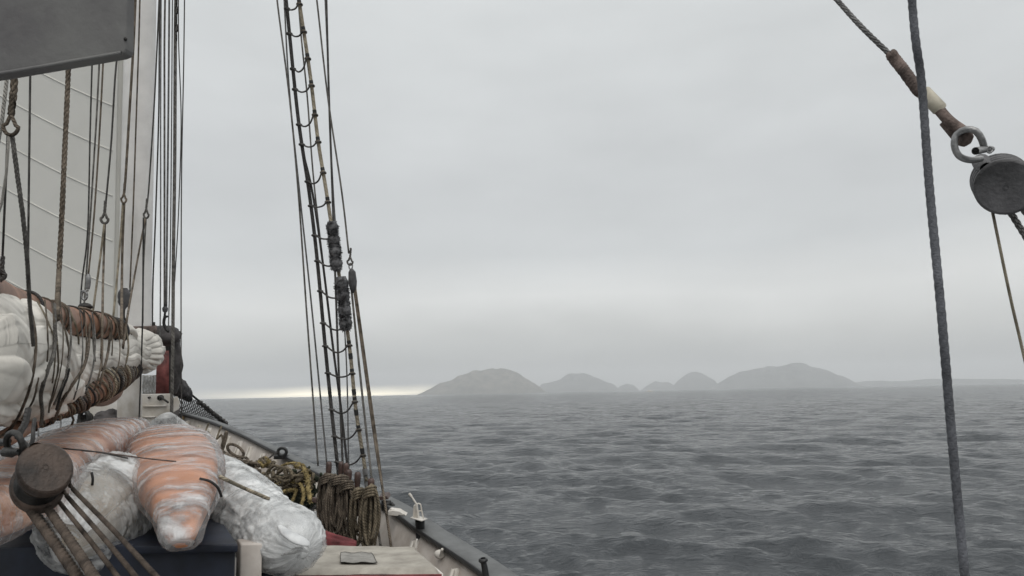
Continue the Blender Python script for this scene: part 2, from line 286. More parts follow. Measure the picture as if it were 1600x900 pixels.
# ------------------------------------------------------------------ sea
def build_sea():
    nr = 980; r = np.exp(np.linspace(math.log(4.5), math.log(9000), nr))
    a = np.concatenate([np.linspace(-180,-48,60,endpoint=False), np.linspace(-48,46,780,endpoint=False), np.linspace(46,180,60,endpoint=False)])
    na = len(a); a = np.radians(a)
    Rr, Aa = np.meshgrid(r, a, indexing='ij'); X = Rr*np.sin(Aa); Y = Rr*np.cos(Aa)
    wx = X + 1.6*fbm(X/11, Y/11, 0, 2); wy = Y + 1.6*fbm(X/11+40, Y/11, 5, 2)
    H = np.zeros_like(X); DX = np.zeros_like(X); DY = np.zeros_like(X)
    spac = np.maximum(Rr*(math.log(9000/4.5)/nr), 0)
    amp_mod = 1 + .2*fbm(X/23, Y/16, 9, 3)
    g = np.random.default_rng(5)
    n = 130; lam = np.exp(g.uniform(math.log(.32), math.log(11), n)); main = math.radians(188)
    for l in lam:
        sp = math.radians(26 if l > 3 else 42); th = main + g.normal()*sp; k = 2*math.pi/l
        A = .0056*l**.80*g.uniform(.4,1.5)*(1.4 if l < 1.2 else (1.12 if l < 4 else .75)); ph = g.uniform(0, 2*math.pi)
        cx, cy = math.sin(th), math.cos(th)
        fade = np.clip((l/spac-2.5)/3, 0, 1)
        arg = k*(cx*wx+cy*wy)+ph; s = np.sin(arg); c = np.cos(arg); f = A*fade*(amp_mod if l < 6 else 1)
        H += f*s; DX += .7*f*c*cx; DY += .7*f*c*cy
    X2 = X + DX; Y2 = Y + DY
    # no crest may wash through the ship
    V = np.stack([X2, Y2, H], -1).reshape(-1,3)
    Fc = grid_faces(nr, na)[:, ::-1]
    m = bpy.data.materials.new('sea_water'); m.use_nodes = True; nt = m.node_tree; N = nt.nodes; L = nt.links
    b = N['Principled BSDF']; b.inputs['Base Color'].default_value = (.040,.045,.050,1); b.inputs['Roughness'].default_value = .10; b.inputs['IOR'].default_value = 1.33; b.inputs['Specular IOR Level'].default_value = .33
    t = N.new('ShaderNodeTexCoord')
    prev = None; atn = N.new('ShaderNodeAttribute'); atn.attribute_name = 'chop'   # ripples too small for the sheet's grid, which widens with distance
    for scx, scy, s_, dist_, stn in ((1,1.3,12,.022,1.0), (1,1.4,4.2,.085,1.0), (1,1.6,1.3,.17,1.0), (1,2.0,.25,.45,.6)):
        mp = N.new('ShaderNodeMapping'); mp.inputs['Scale'].default_value = (scx, scy, 1); mp.inputs['Rotation'].default_value = (0,0,math.radians(-14)); L.new(t.outputs['Object'], mp.inputs[0])
        n_ = N.new('ShaderNodeTexNoise'); n_.inputs['Scale'].default_value = s_; n_.inputs['Detail'].default_value = 5; n_.inputs['Distortion'].default_value = .5; L.new(mp.outputs[0], n_.inputs['Vector'])
        bp = N.new('ShaderNodeBump'); bp.inputs['Strength'].default_value = stn; bp.inputs['Distance'].default_value = dist_; L.new(n_.outputs[0], bp.inputs['Height'])
        if s_ < 2: ml = N.new('ShaderNodeMath'); ml.operation = 'MULTIPLY_ADD'; L.new(atn.outputs['Fac'], ml.inputs[0]); ml.inputs[1].default_value = dist_*2.2; ml.inputs[2].default_value = dist_; L.new(ml.outputs[0], bp.inputs['Distance'])
        if prev: L.new(prev, bp.inputs['Normal'])
        prev = bp.outputs[0]
    # slopes of ripples finer than a pixel, straight on the normal so they do not fade with distance
    def vm_(op, a, b_=None, sc_=None):
        n = N.new('ShaderNodeVectorMath'); n.operation = op
        for i, v in enumerate((a, b_)):
            if v is None: continue
            if hasattr(v, 'links'): L.new(v, n.inputs[i])
            else: n.inputs[i].default_value = v
        if sc_ is not None: L.new(sc_, n.inputs['Scale']) if hasattr(sc_, 'links') else setattr(n.inputs['Scale'], 'default_value', sc_)
        return n.outputs[0]
    acc = prev
    for scl, k0, k1 in ((1.7,.14,1.7),(.30,.05,1.0)):
        mp = N.new('ShaderNodeMapping'); mp.inputs['Scale'].default_value = (1,2.0,1); L.new(t.outputs['Object'], mp.inputs[0])
        nz = N.new('ShaderNodeTexNoise'); nz.inputs['Scale'].default_value = scl; nz.inputs['Detail'].default_value = 5; nz.inputs['Roughness'].default_value = .6; L.new(mp.outputs[0], nz.inputs['Vector'])
        ml = N.new('ShaderNodeMath'); ml.operation = 'MULTIPLY_ADD'; L.new(atn.outputs['Fac'], ml.inputs[0]); ml.inputs[1].default_value = k1; ml.inputs[2].default_value = k0
        acc = vm_('ADD', acc, vm_('SCALE', vm_('MULTIPLY', vm_('SUBTRACT', nz.outputs['Color'], (.5,.5,.5)), (1.6,2.6,0)), None, ml.outputs[0]))
    L.new(vm_('NORMALIZE', acc), b.inputs['Normal'])
    o = mesh('sea', V, Fc, m); tag(o, kind='structure')
    at = o.data.attributes.new('chop', 'FLOAT', 'POINT'); at.data.foreach_set('value', np.clip(np.log(np.maximum(Rr,1)/30)/math.log(30), 0, 1).astype(np.float32).ravel())
    # sea floor of the sheet under the ship
build_sea()

# ------------------------------------------------------------------ islands
def D(px, dist):   # world x,y on the bearing of a horizon pixel
    v = P(px, 615, 1.0)-CP; v.z = 0; v.normalize(); return v*dist
rock = mat('island_rock', (.15,.135,.11), .95, .4, .018, .0, .02, c2=(.045,.048,.036), spec=.1)
rock2 = mat('island_far_rock', (.10,.105,.10), .95, .4, .008, .0, .02, c2=(.05,.055,.05), spec=.1)
def island(x0, x1, prof, dist, label, m, depth=.8):
    """prof: list of (px, height px over the waterline)"""
    a, b = D(x0, dist), D(x1, dist); ax = (b-a); ln = ax.length; ax.normalize(); nrm = Vector((-ax.y, ax.x, 0))
    if nrm.dot(a) < 0: nrm = -nrm
    nu, nv = 180, 60; u = np.linspace(0,1,nu); v = np.linspace(-1,1,nv); U, Vv = np.meshgrid(u, v, indexing='ij')
    hp = np.interp(x0+(x1-x0)*u, [p[0] for p in prof], [p[1] for p in prof]); hp = np.convolve(np.pad(hp,3,mode='edge'), np.ones(7)/7, 'valid')
    hh = hp/F*dist
    s = np.clip(1-np.abs(Vv)**2.2, 0, 1)**.8
    X = a.x + ax.x*ln*U + nrm.x*Vv*ln*depth*.5; Y = a.y + ax.y*ln*U + nrm.y*Vv*ln*depth*.5
    nz = fbm(X/260, Y/260, 1, 5, .55)
    rid = 1-np.abs(fbm(X/160+9, Y/160, 3, 4))*2
    Z = hh[:,None]*s*(1+.15*nz+.13*(rid-1)) + .07*hh.max()*nz*s - 1.2
    Z[:,0] = Z[:,-1] = -4
    # ship's frame is x,y,z metres
    o = mesh('island', np.stack([X,Y,Z],-1).reshape(-1,3), grid_faces(nu, nv, False), m)
    tag(o, label, 'island', 'low islands on the horizon', 'structure'); return o
island(652, 852, [(652,0),(668,8),(690,19),(715,30),(740,36.5),(765,38),(792,37),(808,31),(825,20),(840,12),(852,0)], 5900, 'steep brownish island nearest the bright strip, leftmost of the islands', rock)
island(838, 970, [(838,0),(846,13),(870,16),(885,24),(900,29),(918,29),(935,21),(950,14),(962,8),(970,0)], 7800, 'rounded grey island just right of the steepest brown island', rock2)
island(960, 1000, [(960,0),(970,8),(980,11.5),(990,10),(1000,0)], 8300, 'smallest island, a low hump right of the rounded grey one', rock2)
island(1000, 1062, [(1000,0),(1012,8),(1025,14),(1040,14.5),(1052,10),(1062,0)], 8500, 'small low island above the tiny white boat', rock2)
island(1046, 1128, [(1046,0),(1060,14),(1075,23),(1090,26),(1105,22),(1118,14),(1128,0)], 8300, 'small domed island left of the widest island', rock2)
island(1112, 1345, [(1112,0),(1135,14),(1160,24),(1185,29),(1208,32.5),(1222,31.5),(1245,35),(1262,33.5),(1290,25),(1320,14),(1335,6),(1345,0)], 7800, 'widest island with a double summit, right of the others', rock2)
island(1290, 1620, [(1290,0),(1310,4),(1360,7),(1420,6.5),(1480,8),(1540,6),(1600,5),(1620,0)], 8850, 'faint flat land in the haze at the right of the islands', rock2, .3)
# tiny white boat off the islands
b0 = D(1015, 1700); tb = empty('motor_boat', (b0.x, b0.y, 0), 'tiny white boat far off in front of the small islands', 'boat')
ang = math.radians(10); RB = np.array([[math.cos(ang),-math.sin(ang),0],[math.sin(ang),math.cos(ang),0],[0,0,1]])
hv = []; L_ = 7.5
for i, s in enumerate(np.linspace(-1,1,9)):
    wd = 2.0*(1-max(0,s)**2.2)+.02; zt = 1.6+.8*max(0,s)**2; hv += [(s*L_, -wd, zt), (s*L_, -wd*.7, -.3), (s*L_, wd*.7, -.3), (s*L_, wd, zt)]
mesh('hull', np.array(hv)@RB.T+np.array([b0.x,b0.y,0]), grid_faces(9,4), M['white'], tb)
c_, f_ = box((-.5,0,2.8),(5,2.6,2.4)); c_[[5,7],0] -= 1.2; mesh('cabin', c_@RB.T+np.array([b0.x,b0.y,0]), f_, M['white'], tb, False)

# ------------------------------------------------------------------ haze
hz = bpy.data.materials.new('haze_air'); hz.use_nodes = True; nt = hz.node_tree; nt.nodes.clear()
o_ = nt.nodes.new('ShaderNodeOutputMaterial'); pv = nt.nodes.new('ShaderNodeVolumePrincipled'); pv.inputs['Color'].default_value = (.93,.95,.97,1); pv.inputs['Density'].default_value = 1.75e-4; pv.inputs['Anisotropy'].default_value = 0
nt.links.new(pv.outputs[0], o_.inputs['Volume'])
V_, F_ = box((0,0,148),(22000,22000,306)); ho = mesh('haze', V_, F_, hz, smooth=False); tag(ho, kind='stuff')

# ================================================================== the ship
Fd = Vector((-.4358,.9,0)).normalized(); Rs = Vector((Fd.y,-Fd.x,0))
RAIL = [(275,646,15.4),(288,648,14.5),(330,660,13.2),(351,668,12.7),(385,683,11.9),(410,696,11.3),(440,711,10.7),(515,749,9.3),(600,789,8.0),(660,832,7.1),(720,871,6.35),(757,897,5.9),(900,1005,4.6),(1250,1260,3.0)]
_rp = spline([(a,b,c*30) for a,b,c in RAIL], 4)
def rail(px):
    y = np.interp(px, _rp[:,0], _rp[:,1]); d = np.interp(px, _rp[:,0], _rp[:,2]/30); return P(px, y, d)
RL = [rail(x) for x in np.concatenate([np.linspace(276,440,24), np.linspace(452,1250,50)])]
def hullh(i, n): return .78
ship = empty('sailing_ship', (0,0,0), 'white bulwarks, black rail and grey deck of the sailing ship below the rigging', 'ship')
# bulwark inner plating flares out as it rises
def bul(p, k, down=0):  # k inboard
    return p - Rs*k + Vector((0,0,-down))
V = []; n = len(RL)
for p in RL:
    for k, dn in ((0,.0),(.10,.30),(.22,.62),(.30,.85),(.36,.85),(.16,.9),(-.12,.0)): V.append(bul(p, k if k > -.1 else -.10, dn+.012))
mesh('bulwark_plate', V, grid_faces(n, 7), M['bulwark'], ship)
# cap rail: outboard grey top with a black inner edge
V = []
for p in RL:
    wd_ = min(.195, max(.09, .195-.025*((p-CP).dot(Fw)-7.5)))
    for k, z in ((-.02,-.035),(-.02,.012),(-.015,.018),(wd_,.018),(wd_+.005,.0),(wd_+.005,-.045)): V.append(p + Rs*k + Vector((0,0,z+.005)))
mesh('cap_rail', V, grid_faces(n, 6), M['cap'], ship, False)
V = []
for p in RL:
    for k, z in ((-.040,-.022),(-.040,.022),(-.0215,.022),(-.0215,-.022)): V.append(p + Rs*k + Vector((0,0,z+.005)))
mesh('rail_edge', V, grid_faces(n, 4), M['black'], ship, False)
# outside of the hull down to the water
V = []
for p in RL:
    for k, z in ((.07,-.05),(.05,-.9),(0,-2.6),(-.5,-5.2)): V.append(p + Rs*k + Vector((0,0,z)))
mesh('hull_side', V, grid_faces(n, 4, False), M['black'], ship)
# deck out to the mirrored port side
def mir(p):
    v = p-CP; s = v.dot(Rs); return p - Rs*(2*s) 
V = []
for p in RL:
    a = bul(p, .3, .80); b = mir(a); b.z = a.z
    V += [a, a.lerp(b,.5)+Vector((0,0,.04)), b]
mesh('deck', V, grid_faces(n, 3, False), M['deck'], ship)
V = []
for p in RL:
    q = mir(p); q.z -= .42
    for k, z in ((0,0),(.2,-.55),(.14,-.6),(-.12,-.55),(-.3,-5),(-.12,0)): V.append(q + Rs*k + Vector((0,0,z)))
mesh('port_bulwark', V, grid_faces(n, 6), M['bulwark'], ship)
for px in (299,318,334,349,364,382,398,418,437,458,480,503,560,598,658,722,800):
    p = rail(px); w_ = .10 if px < 500 else .13
    b = [bul(p, -.03, .06), bul(p, .035, .06)]; t = .014
    V = []
    for s_ in (-t, t):
        for k, dn in ((.0,.075),(.075,.075),(.29+w_*.5,.80),(.27,.82)): V.append(bul(p, k, dn) + Fd*s_)
    mesh('rib', V, np.array([[3,2,1,0],[4,5,6,7],[0,1,5,4],[1,2,6,5],[2,3,7,6],[3,0,4,7]]), M['white'], ship, False)
    fl = []
    for s_ in (-.03, .03):
        for k, dn in ((.077,.075),(.292+w_*.5,.80),(.302+w_*.5,.80),(.087,.075)): fl.append(bul(p, k, dn)+Fd*s_)
    mesh('rib_flange', fl, np.array([[3,2,1,0],[4,5,6,7],[0,1,5,4],[1,2,6,5],[2,3,7,6],[3,0,4,7]]), M['white'], ship, False)
# stained plate end at the stem
pe = rail(288)
mesh('stem_post', *hexa([pe+Rs*a-Fd*b+Vector((0,0,-.75)) for a,b in ((-.10,-.02),(-.02,-.02),(-.02,.10),(-.10,.10))], [pe+Rs*a-Fd*b+Vector((0,0,-.03)) for a,b in ((-.08,-.02),(-.0,-.02),(-.0,.10),(-.08,.10))]), M['rust'], ship, False)

# ---- pipe rail on the port bow
pr = empty('pipe_rail', P(60,660,12), 'thin grey pipe railing with upright stanchions under the lowered boom', 'railing')
mesh('top_pipe', *tube(spline(Pn([(-20,668,10.6),(60,655,11.8),(100,648,12.6),(140,640,13.4)]), .3), .017, 8), M['steel'], pr)
mesh('lower_wire', *tube(spline(Pn([(-20,700,10.6),(60,677,11.8),(100,668,12.6),(140,657,13.4)]), .3), .009, 6), M['steel'], pr)
for px, y0, y1, d in ((12,663,712,11.0),(60,656,700,11.8),(95,650,690,12.4),(128,644,678,13.2)):
    mesh('stanchion', *tube(Pn([(px,y0,d),(px,y1,d)]), .014, 8), M['steel'], pr)

# ---- mast
mast = empty('mast', P(211,660,9), 'thick pale grey painted mast left of the thin bundle of lines', 'mast')
mc = spline(Pn([(224,-260,9.1),(220,0,9.05),(215,250,9.0),(211,440,9),(211,530,9)]), .25)
mesh('mast_pole', *tube(mc, np.linspace(.160,.180,len(mc)), 40), M['mastpaint'], mast)
c0 = np.array(P(219,516,9)); ax = np.array(P(219,480,9)-P(219,516,9)); ax /= np.linalg.norm(ax)
mesh('mast_collar', *tube(np.array([c0-ax*.055, c0-ax*.05, c0+ax*.05, c0+ax*.055]), [.165,.18,.18,.165], 32), M['leather'], mast)
mesh('collar_bolt', *tube(np.array([c0+ax*.05+np.array(Rs)*.15, c0+ax*.10+np.array(Rs)*.15]), .012, 8), M['iron'], mast)
# foot of the mast: a flat-sided painted housing
o = mesh('mast_housing', *hexa([P(182,676,8.95),P(220,676,8.75),P(222,676,9.15),P(190,676,9.3)], [P(184,560,8.95),P(220,560,8.75),P(222,560,9.15),P(190,560,9.3)]), M['white'], mast, False); bevel(o,.012)

# ---- windlass side plate beside the mast
wd = empty('windlass', P(250,650,10.4), 'pale windlass cheek plate with round axle, right of the mast foot', 'windlass')
poly = [(216,616),(268,615),(272,622),(277,619),(281,628),(280,639),(262,650),(240,661),(216,672)]
fa = [P(x,y,10.2) for x,y in poly]; bk = [P(x,y,10.4) for x,y in poly]; k = len(poly)
o = mesh('side_plate', fa+bk, [list(range(k))[::-1], list(range(k,2*k))]+[[i,(i+1)%k,k+(i+1)%k,k+i] for i in range(k)], M['white'], wd, False); bevel(o,.008)
q = np.array(P(252,621,10.2)); fw = np.array(Fw)
mesh('axle_boss', *tube(np.array([q+fw*.05,q-fw*.05,q-fw*.06]), [.036,.036,.02], 16), M['iron'], wd)
mesh('handle', *tube(Pn([(252,621,10.13),(263,629,10.1)]), .014, 8), M['iron'], wd)
q = np.array(P(234,621,10.2)); mesh('bolt', *tube(np.array([q,q-fw*.03]), .015, 10), M['iron'], wd)
for (a,b,c,d_,dd) in ((222,632,262,637,10.19),(222,650,244,653,10.19)):
    mesh('stiffener', *box(np.array(P((a+c)/2,(b+d_)/2,dd)), (.30 if c>250 else .17,.03,.02)), M['white'], wd, False)
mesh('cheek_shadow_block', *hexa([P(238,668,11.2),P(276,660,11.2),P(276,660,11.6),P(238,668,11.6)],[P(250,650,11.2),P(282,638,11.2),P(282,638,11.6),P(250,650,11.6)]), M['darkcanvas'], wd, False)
wd.children[-1].name = 'cheek_shade_block'  # added dark block standing in for the shade under the windlass cheek plate

# ---- winch, tarp by the mast
wn_ = empty('winch', P(133,660,9.6), 'small dark winch drum with round rim left of the mast foot', 'winch')
q = np.array(P(132,654,9.6)); X_ = np.array(CX); Y_ = np.array(CY); Z_ = -np.array(Fw)
mesh('rim', *torus(q, X_*.075+Z_*.03, Y_*.10, .028, 30, 10), M['iron'], wn_)
mesh('drum', *tube(np.array([q-Z_*.12, q-Z_*.1, q+Z_*.0]), [.04,.06,.05], 16), M['iron'], wn_)
mesh('stand', *hexa([P(118,672,9.7),P(134,674,9.7),P(134,674,9.95),P(118,672,9.95)],[P(120,655,9.7),P(132,655,9.7),P(132,655,9.95),P(120,655,9.95)]), M['iron'], wn_, False)
def lump(name, c, r, m, jit=.35, nu=22, nv=30, parent=None, fr=3.0, sharp=False):
    c = np.asarray(c,float); th = np.linspace(.001, math.pi-.001, nu); ph = np.arange(nv)*2*math.pi/nv
    d = np.stack([np.sin(th)[:,None]*np.cos(ph), np.sin(th)[:,None]*np.sin(ph), np.cos(th)[:,None]+0*ph], -1)
    nz = fbm(d[...,0]*fr+c[0]*7, d[...,1]*fr+c[1]*5, d[...,2]*fr+c[2], 4)
    if sharp: nz = 1-2*np.abs(nz)-.5
    W = d*(1+jit*nz)[...,None]*np.asarray(r)
    W = W[...,0:1]*X_ + W[...,1:2]*Z_ + W[...,2:3]*Y_
    return mesh(name, W.reshape(-1,3)+c, grid_faces(nu,nv), m, parent)
lump('tarpaulin_heap', P(168,654,9.3), (.15,.12,.10), M['darkcanvas'], .45, fr=2.2)
tag(bpy.data.objects['tarpaulin_heap'], 'crumpled dark tarpaulin heap against the white mast foot', 'tarpaulin')
# white housing behind them
o = mesh('deck_vent', *hexa([P(136,668,9.9),P(190,668,9.9),P(190,668,10.3),P(136,668,10.3)],[P(138,628,9.9),P(190,620,9.9),P(190,620,10.3),P(138,628,10.3)]), M['white'], None, False); bevel(o,.03,3)
tag(o, 'low white painted deck housing behind the dark tarpaulin heap', 'deck housing')

# ---- dark staysail bundle at the stem and net under the bowsprit
def loft(pts, m, name, parent=None, nv=64, step=.04, fold=None, flat=1.0, close=True, uvs=1.0, up=None):
    """pts: (px, py, depth, radius px); fold(u, th, x) -> relative radius"""
    p = np.array([list(P(a,b,c))+[r*c/F] for a,b,c,r in pts]); q = spline(p, step); c, r = q[:,:3], np.maximum(q[:,3],.002)
    t, A, B = frames(c, up if up is not None else tuple(Z_)); n = len(c); s = np.concatenate([[0],np.cumsum(np.linalg.norm(np.diff(c,axis=0),axis=1))])
    th = math.pi + np.arange(nv)*2*math.pi/nv; S, T = np.meshgrid(s, th, indexing='ij'); Un = S/s[-1]
    f = fold(Un, T, S) if fold else np.ones_like(S)
    def at(i, tt, k=1.0):
        return None
    Vv = c[:,None] + (r[:,None]*f)[...,None]*(flat*np.cos(T)[...,None]*A[:,None] + np.sin(T)[...,None]*B[:,None])
    uv = np.stack([S*uvs, T/(2*math.pi)*2*math.pi*r.max()*uvs], -1).reshape(-1,2)
    Fc = grid_faces(n, nv); V2 = Vv.reshape(-1,3); k = len(V2)
    V2 = np.vstack([V2, c[0], c[-1]]); uv = np.vstack([uv, uv[0], uv[-1]])
    j = np.arange(nv); ca = np.stack([np.full(nv,k), (j+1)%nv, j, j], -1)
    o = None
    tri = [tuple(int(v) for v in f_) for f_ in Fc] + [(k, int((a+1)%nv), int(a)) for a in j] + [(k+1, (n-1)*nv+int(a), (n-1)*nv+int((a+1)%nv)) for a in j]
    o = mesh(name, V2, tri, m, parent, True, uv=uv)
    return o, Vv, s, (c, r, A, B)
ff = lambda a, k, q: (lambda u,t,s: 1 + a*fbm(np.cos(t)*k+q, np.sin(t)*k, s*4, 4) + a*.6*(1-2*np.abs(fbm(np.cos(t)*k*1.5+q, np.sin(t)*k*1.5+4, s*2.2, 3))))
sb = empty('furled_staysail', P(262,600,12.6), 'dark furled staysail lashed up over a red post, right of the white sail end', 'sail')
loft([(262,517,12.6,12),(261,530,12.6,17),(263,545,12.6,16),(266,560,12.6,14),(268,582,12.6,13),(268,600,12.6,11),(267,615,12.6,7)], M['darkcanvas'], 'canvas', sb, 40, .04, ff(.35,1.3,2))
mesh('red_post', *hexa([P(243,618,12.0),P(264,618,12.0),P(264,618,12.3),P(243,618,12.3)],[P(245,548,12.0),P(264,548,12.0),P(264,548,12.3),P(245,548,12.3)]), mat('red_brown_paint',(.20,.06,.055),.6,.5,8,.4,40), sb, False)
loft([(243,528,12.2,8),(250,522,12.2,12),(264,524,12.2,14),(276,522,12.4,8)], M['darkcanvas'], 'loose_canvas', sb, 24, .04, ff(.3,1.5,7))
jb = loft([(266,590,13.6,7),(272,600,13.6,11),(280,607,14.2,11),(288,614,14.8,9),(297,624,15.2,4)], M['darkcanvas'], 'furled_jib', None, 36, .05, ff(.35,1.3,11))[0]
tag(jb, 'black furled jib lying along the top of the bowsprit net', 'sail')
net = empty('bowsprit_net', P(310,640,16), 'black diamond mesh safety net sloping down from the bowsprit behind the bow rail', 'net')
A0, A1, A2, A3 = [np.array(P(*q)) for q in ((274,596,14.2),(354,662,17.2),(340,672,16.8),(262,664,13.6))]
def nets(u, v): 
    p = (A0*(1-u)+A1*u)*(1-v) + (A3*(1-u)+A2*u)*v; return p + np.array([0,0,-.18*math.sin(math.pi*v)*math.sin(math.pi*min(1,u+.1))])
prt = []
NN = 13
for i in range(-NN, NN+1):
    for sg in (1,-1):
        pts = [nets(a, b) for a in np.linspace(0,1,26) for b in [((i/NN*1.0 + sg*a*1.6) if sg > 0 else (i/NN + 1.0 - a*1.6+.6))] if 0 <= b <= 1]
        if len(pts) > 2: prt.append(tube(np.array(pts), .010, 4))
mesh('netting', *cat(prt), M['tar'], net)
mesh('border_rope', *tube(np.array([nets(a,0) for a in np.linspace(0,1,20)]), .022, 6), M['tar'], net)
for k in range(9):
    u = k/8*.55+.43; lump('float', nets(u,.02), (.06,.06,.05), M['tar'], .4, 8, 10, net)
# net panel glimpsed between mast and staysail
nb = empty('rolled_net', P(230,595,12.8), 'small patch of white and dark netting between the mast and red post', 'net')
prt = []
for i in range(14):
    x = 223+i*1.6
    prt.append(tube(Pn([(x,586,12.9),(x+2.2*math.sin(i*2.1),600,12.85),(x-1.5,616,12.9)]), .006, 4)); prt.append(tube(Pn([(223,587+i*2.1,12.87),(234,590+i*2.1,12.83),(245,586+i*2.1,12.87)]), .007, 4))
mesh('mesh_cords', *cat(prt), M['pale'], nb)

# ---- hoisted sail behind the ropes, seams standing proud
hs = empty('hoisted_sail', P(90,300,10.6), 'tall off-white hoisted sail with slanting seams, left of the mast', 'sail')
def hsp(px, py):
    d = 10.7 + .35*math.cos((px-60)/170) + .0004*(py-300)
    return P(px, py, d)
xs = np.linspace(-160, 1, 28); V = []
e = lambda py: 193 - (py-80)*.020     # right edge (luff)
ys = np.linspace(-140, 585, 60)
for y in ys:
    for x in np.linspace(0,1,36): V.append(hsp(-170+(e(y)+170)*x, y))
mesh('sailcloth', V, grid_faces(60,36,False), M['sail2'], hs)
V = []
for y in ys:
    for x, dz in ((-7,.0),(-7,-.02),(1,-.02),(1,.012),(-7,.0)): 
        p = hsp(e(y)+x, y); V.append(p + Fw*(dz-.003))
mesh('luff_tape', V, grid_faces(60,5,False), M['sail2'], hs)
for k in range(-3, 7):
    pts = []
    for x in np.linspace(-170, 1, 40):
        px = x if x < 0 else x
    for px in np.linspace(-165, 176, 40):
        y = 233 + 70.5*(k-1) - (178-px)*.47 - ((178-px)/178)**2*6*0 + 6*math.sin(px/70)
        pts.append(tuple(hsp(px, y) - Fw*.006))
    pts = np.array(pts); V = []
    for p in pts:
        for dz, dd in ((-.012,0.004),(-.012,-.004),(.012,-.004),(.012,.004)): V.append(p + Y_*dz*.8 + Z_*-dd)
    mesh('seam', V, grid_faces(40,4), M['seam'], hs)

# ---- gaff, furled sail and boom
gf = empty('gaff', P(110,500,5.7), 'brown varnished gaff spar wound with cord, lowered on top of the white furled sail', 'spar')
GAFF = [(-70,440,3.3,44),(0,474,4.2,33),(60,494,5.0,28),(105,504,5.8,25),(150,510,6.5,21.5),(178,518,7.2,17),(200,524,7.9,12)]
_, gv, gs, gi = loft(GAFF, M['spar'], 'spar_pole', gf, 28, .06)
def ring(info, s, at, wob, r, mt, parent, name='lashing', turns=1.0, slant=.05, offk=1.02, th0=0):
    c, rad, A, B = info; p = []
    for t in np.linspace(0, turns, int(30*turns)+1):
        si = at + slant*math.cos(2*math.pi*t+wob) + (t*.5*r*4 if turns > 1 else 0); i = np.interp(si, s, np.arange(len(s))); i0 = int(min(max(i,0), len(s)-2)); f = i-i0
        cc = c[i0]*(1-f)+c[i0+1]*f; rr = (rad[i0]*(1-f)+rad[i0+1]*f)*offk + r*.8; a = 2*math.pi*t+th0
        p.append(cc + rr*(math.cos(a)*A[i0]+math.sin(a)*B[i0]))
    return mesh(name, *tube(np.array(p), r, 6), mt, parent)
S = gs[-1]
for k, f in enumerate((.30,.36,.42,.45,.55,.58,.62,.68,.70,.745,.755,.77,.785,.80,.815,.83,.865,.90,.93,.96)):
    ring(gi, gs, S*f, rng.uniform(0,6), .006 if k%3 else .010, M['brown' if k%4 else 'tar'], gf, slant=rng.uniform(.02,.09))
ring(gi, gs, S*.85, 0, .018, M['black'], gf, 'iron_band', slant=.01)
# coach strop along the top
mesh('top_line', *tube(spline(Pn([(-10,436,4.05),(30,453,4.5),(60,464,4.9),(90,477,5.4),(118,486,5.9)]), .05), .009, 6), M['brown'], gf)

bm_ = empty('boom', P(120,615,6), 'cord-wrapped wooden boom below the furled white sail', 'spar')
BOOM = [(-60,706,3.5,14),(10,684,4.2,14),(60,651,4.8,15),(105,629,5.4,18),(150,604,6.1,21),(185,585,7.2,19),(212,571,8.2,12)]
_, bv, bs, bi = loft(BOOM, M['spar'], 'boom_pole', bm_, 28, .06)
S = bs[-1]
for k in range(72):
    f = .26+.72*(k/72)+rng.uniform(-.008,.008)
    if .50 < f < .56 and k%3: continue
    ring(bi, bs, S*f, rng.uniform(-.6,.6)+.5, rng.choice([.006,.008,.011]), M[rng.choice(['brown','brown','tan','grey','tar'])], bm_, slant=rng.uniform(.06,.20), offk=rng.uniform(1.02,1.16))
loft([(128,622,8.2,4),(145,621,8.3,13),(165,620,8.4,14),(182,612,8.5,10),(190,606,8.6,3)], mat('worn_pink_paint',(.42,.28,.23),.6,.4,8,.3,40), 'boom_jaw', bm_, 24, .04)

sl_ = empty('furled_sail', P(100,570,5.6), 'large bundle of white furled sail bulging over the boom at left', 'sail')
PIN = [0.16,0.40,0.555,0.70,0.815,0.90]
def saw(x):
    x = x - np.floor(x); return np.where(x < .86, np.sin(x/.86*math.pi/2)**.7, np.cos((x-.86)/.14*math.pi/2))
def sfold(u, t, s):
    a = t/(2*math.pi) + .07*fbm(s*.9, u*0+3, 0, 2) + .035*fbm(s*2.2, np.cos(t), np.sin(t), 2)
    dp = .5+.5*fbm(s*1.6, np.cos(t)*1.3+5, np.sin(t)*1.3, 2)
    f = .80 + (.09+.06*dp)*saw(-a*10+.45*s) + .022*saw(a*23-1.7*s+.5*fbm(s*1.5,np.cos(t)*1.5,np.sin(t)*1.5,2)) + .04*fbm(s*1.5, np.cos(t)*1.2, np.sin(t)*1.2, 2) + .008*rdg(s*5+t, np.cos(t)*2.4, np.sin(t)*2.4, 3)
    for q in PIN: f = f*(1 - .07*np.exp(-((u-q-.02*np.sin(t+1))/.014)**2))
    return f
SAIL = [(-90,560,3.2,135),(-30,560,3.85,122),(10,562,4.25,112),(40,574,4.7,96),(62,582,5.1,80),(85,578,5.55,66),(110,574,6.0,58),(140,568,6.5,50),(165,560,7.0,44),(190,553,7.7,43),(215,550,8.4,40),(232,548,8.8,32)]
_, sv, ss, si_ = loft(SAIL, M['sail'], 'canvas_roll', sl_, 300, .018, sfold, flat=.85)
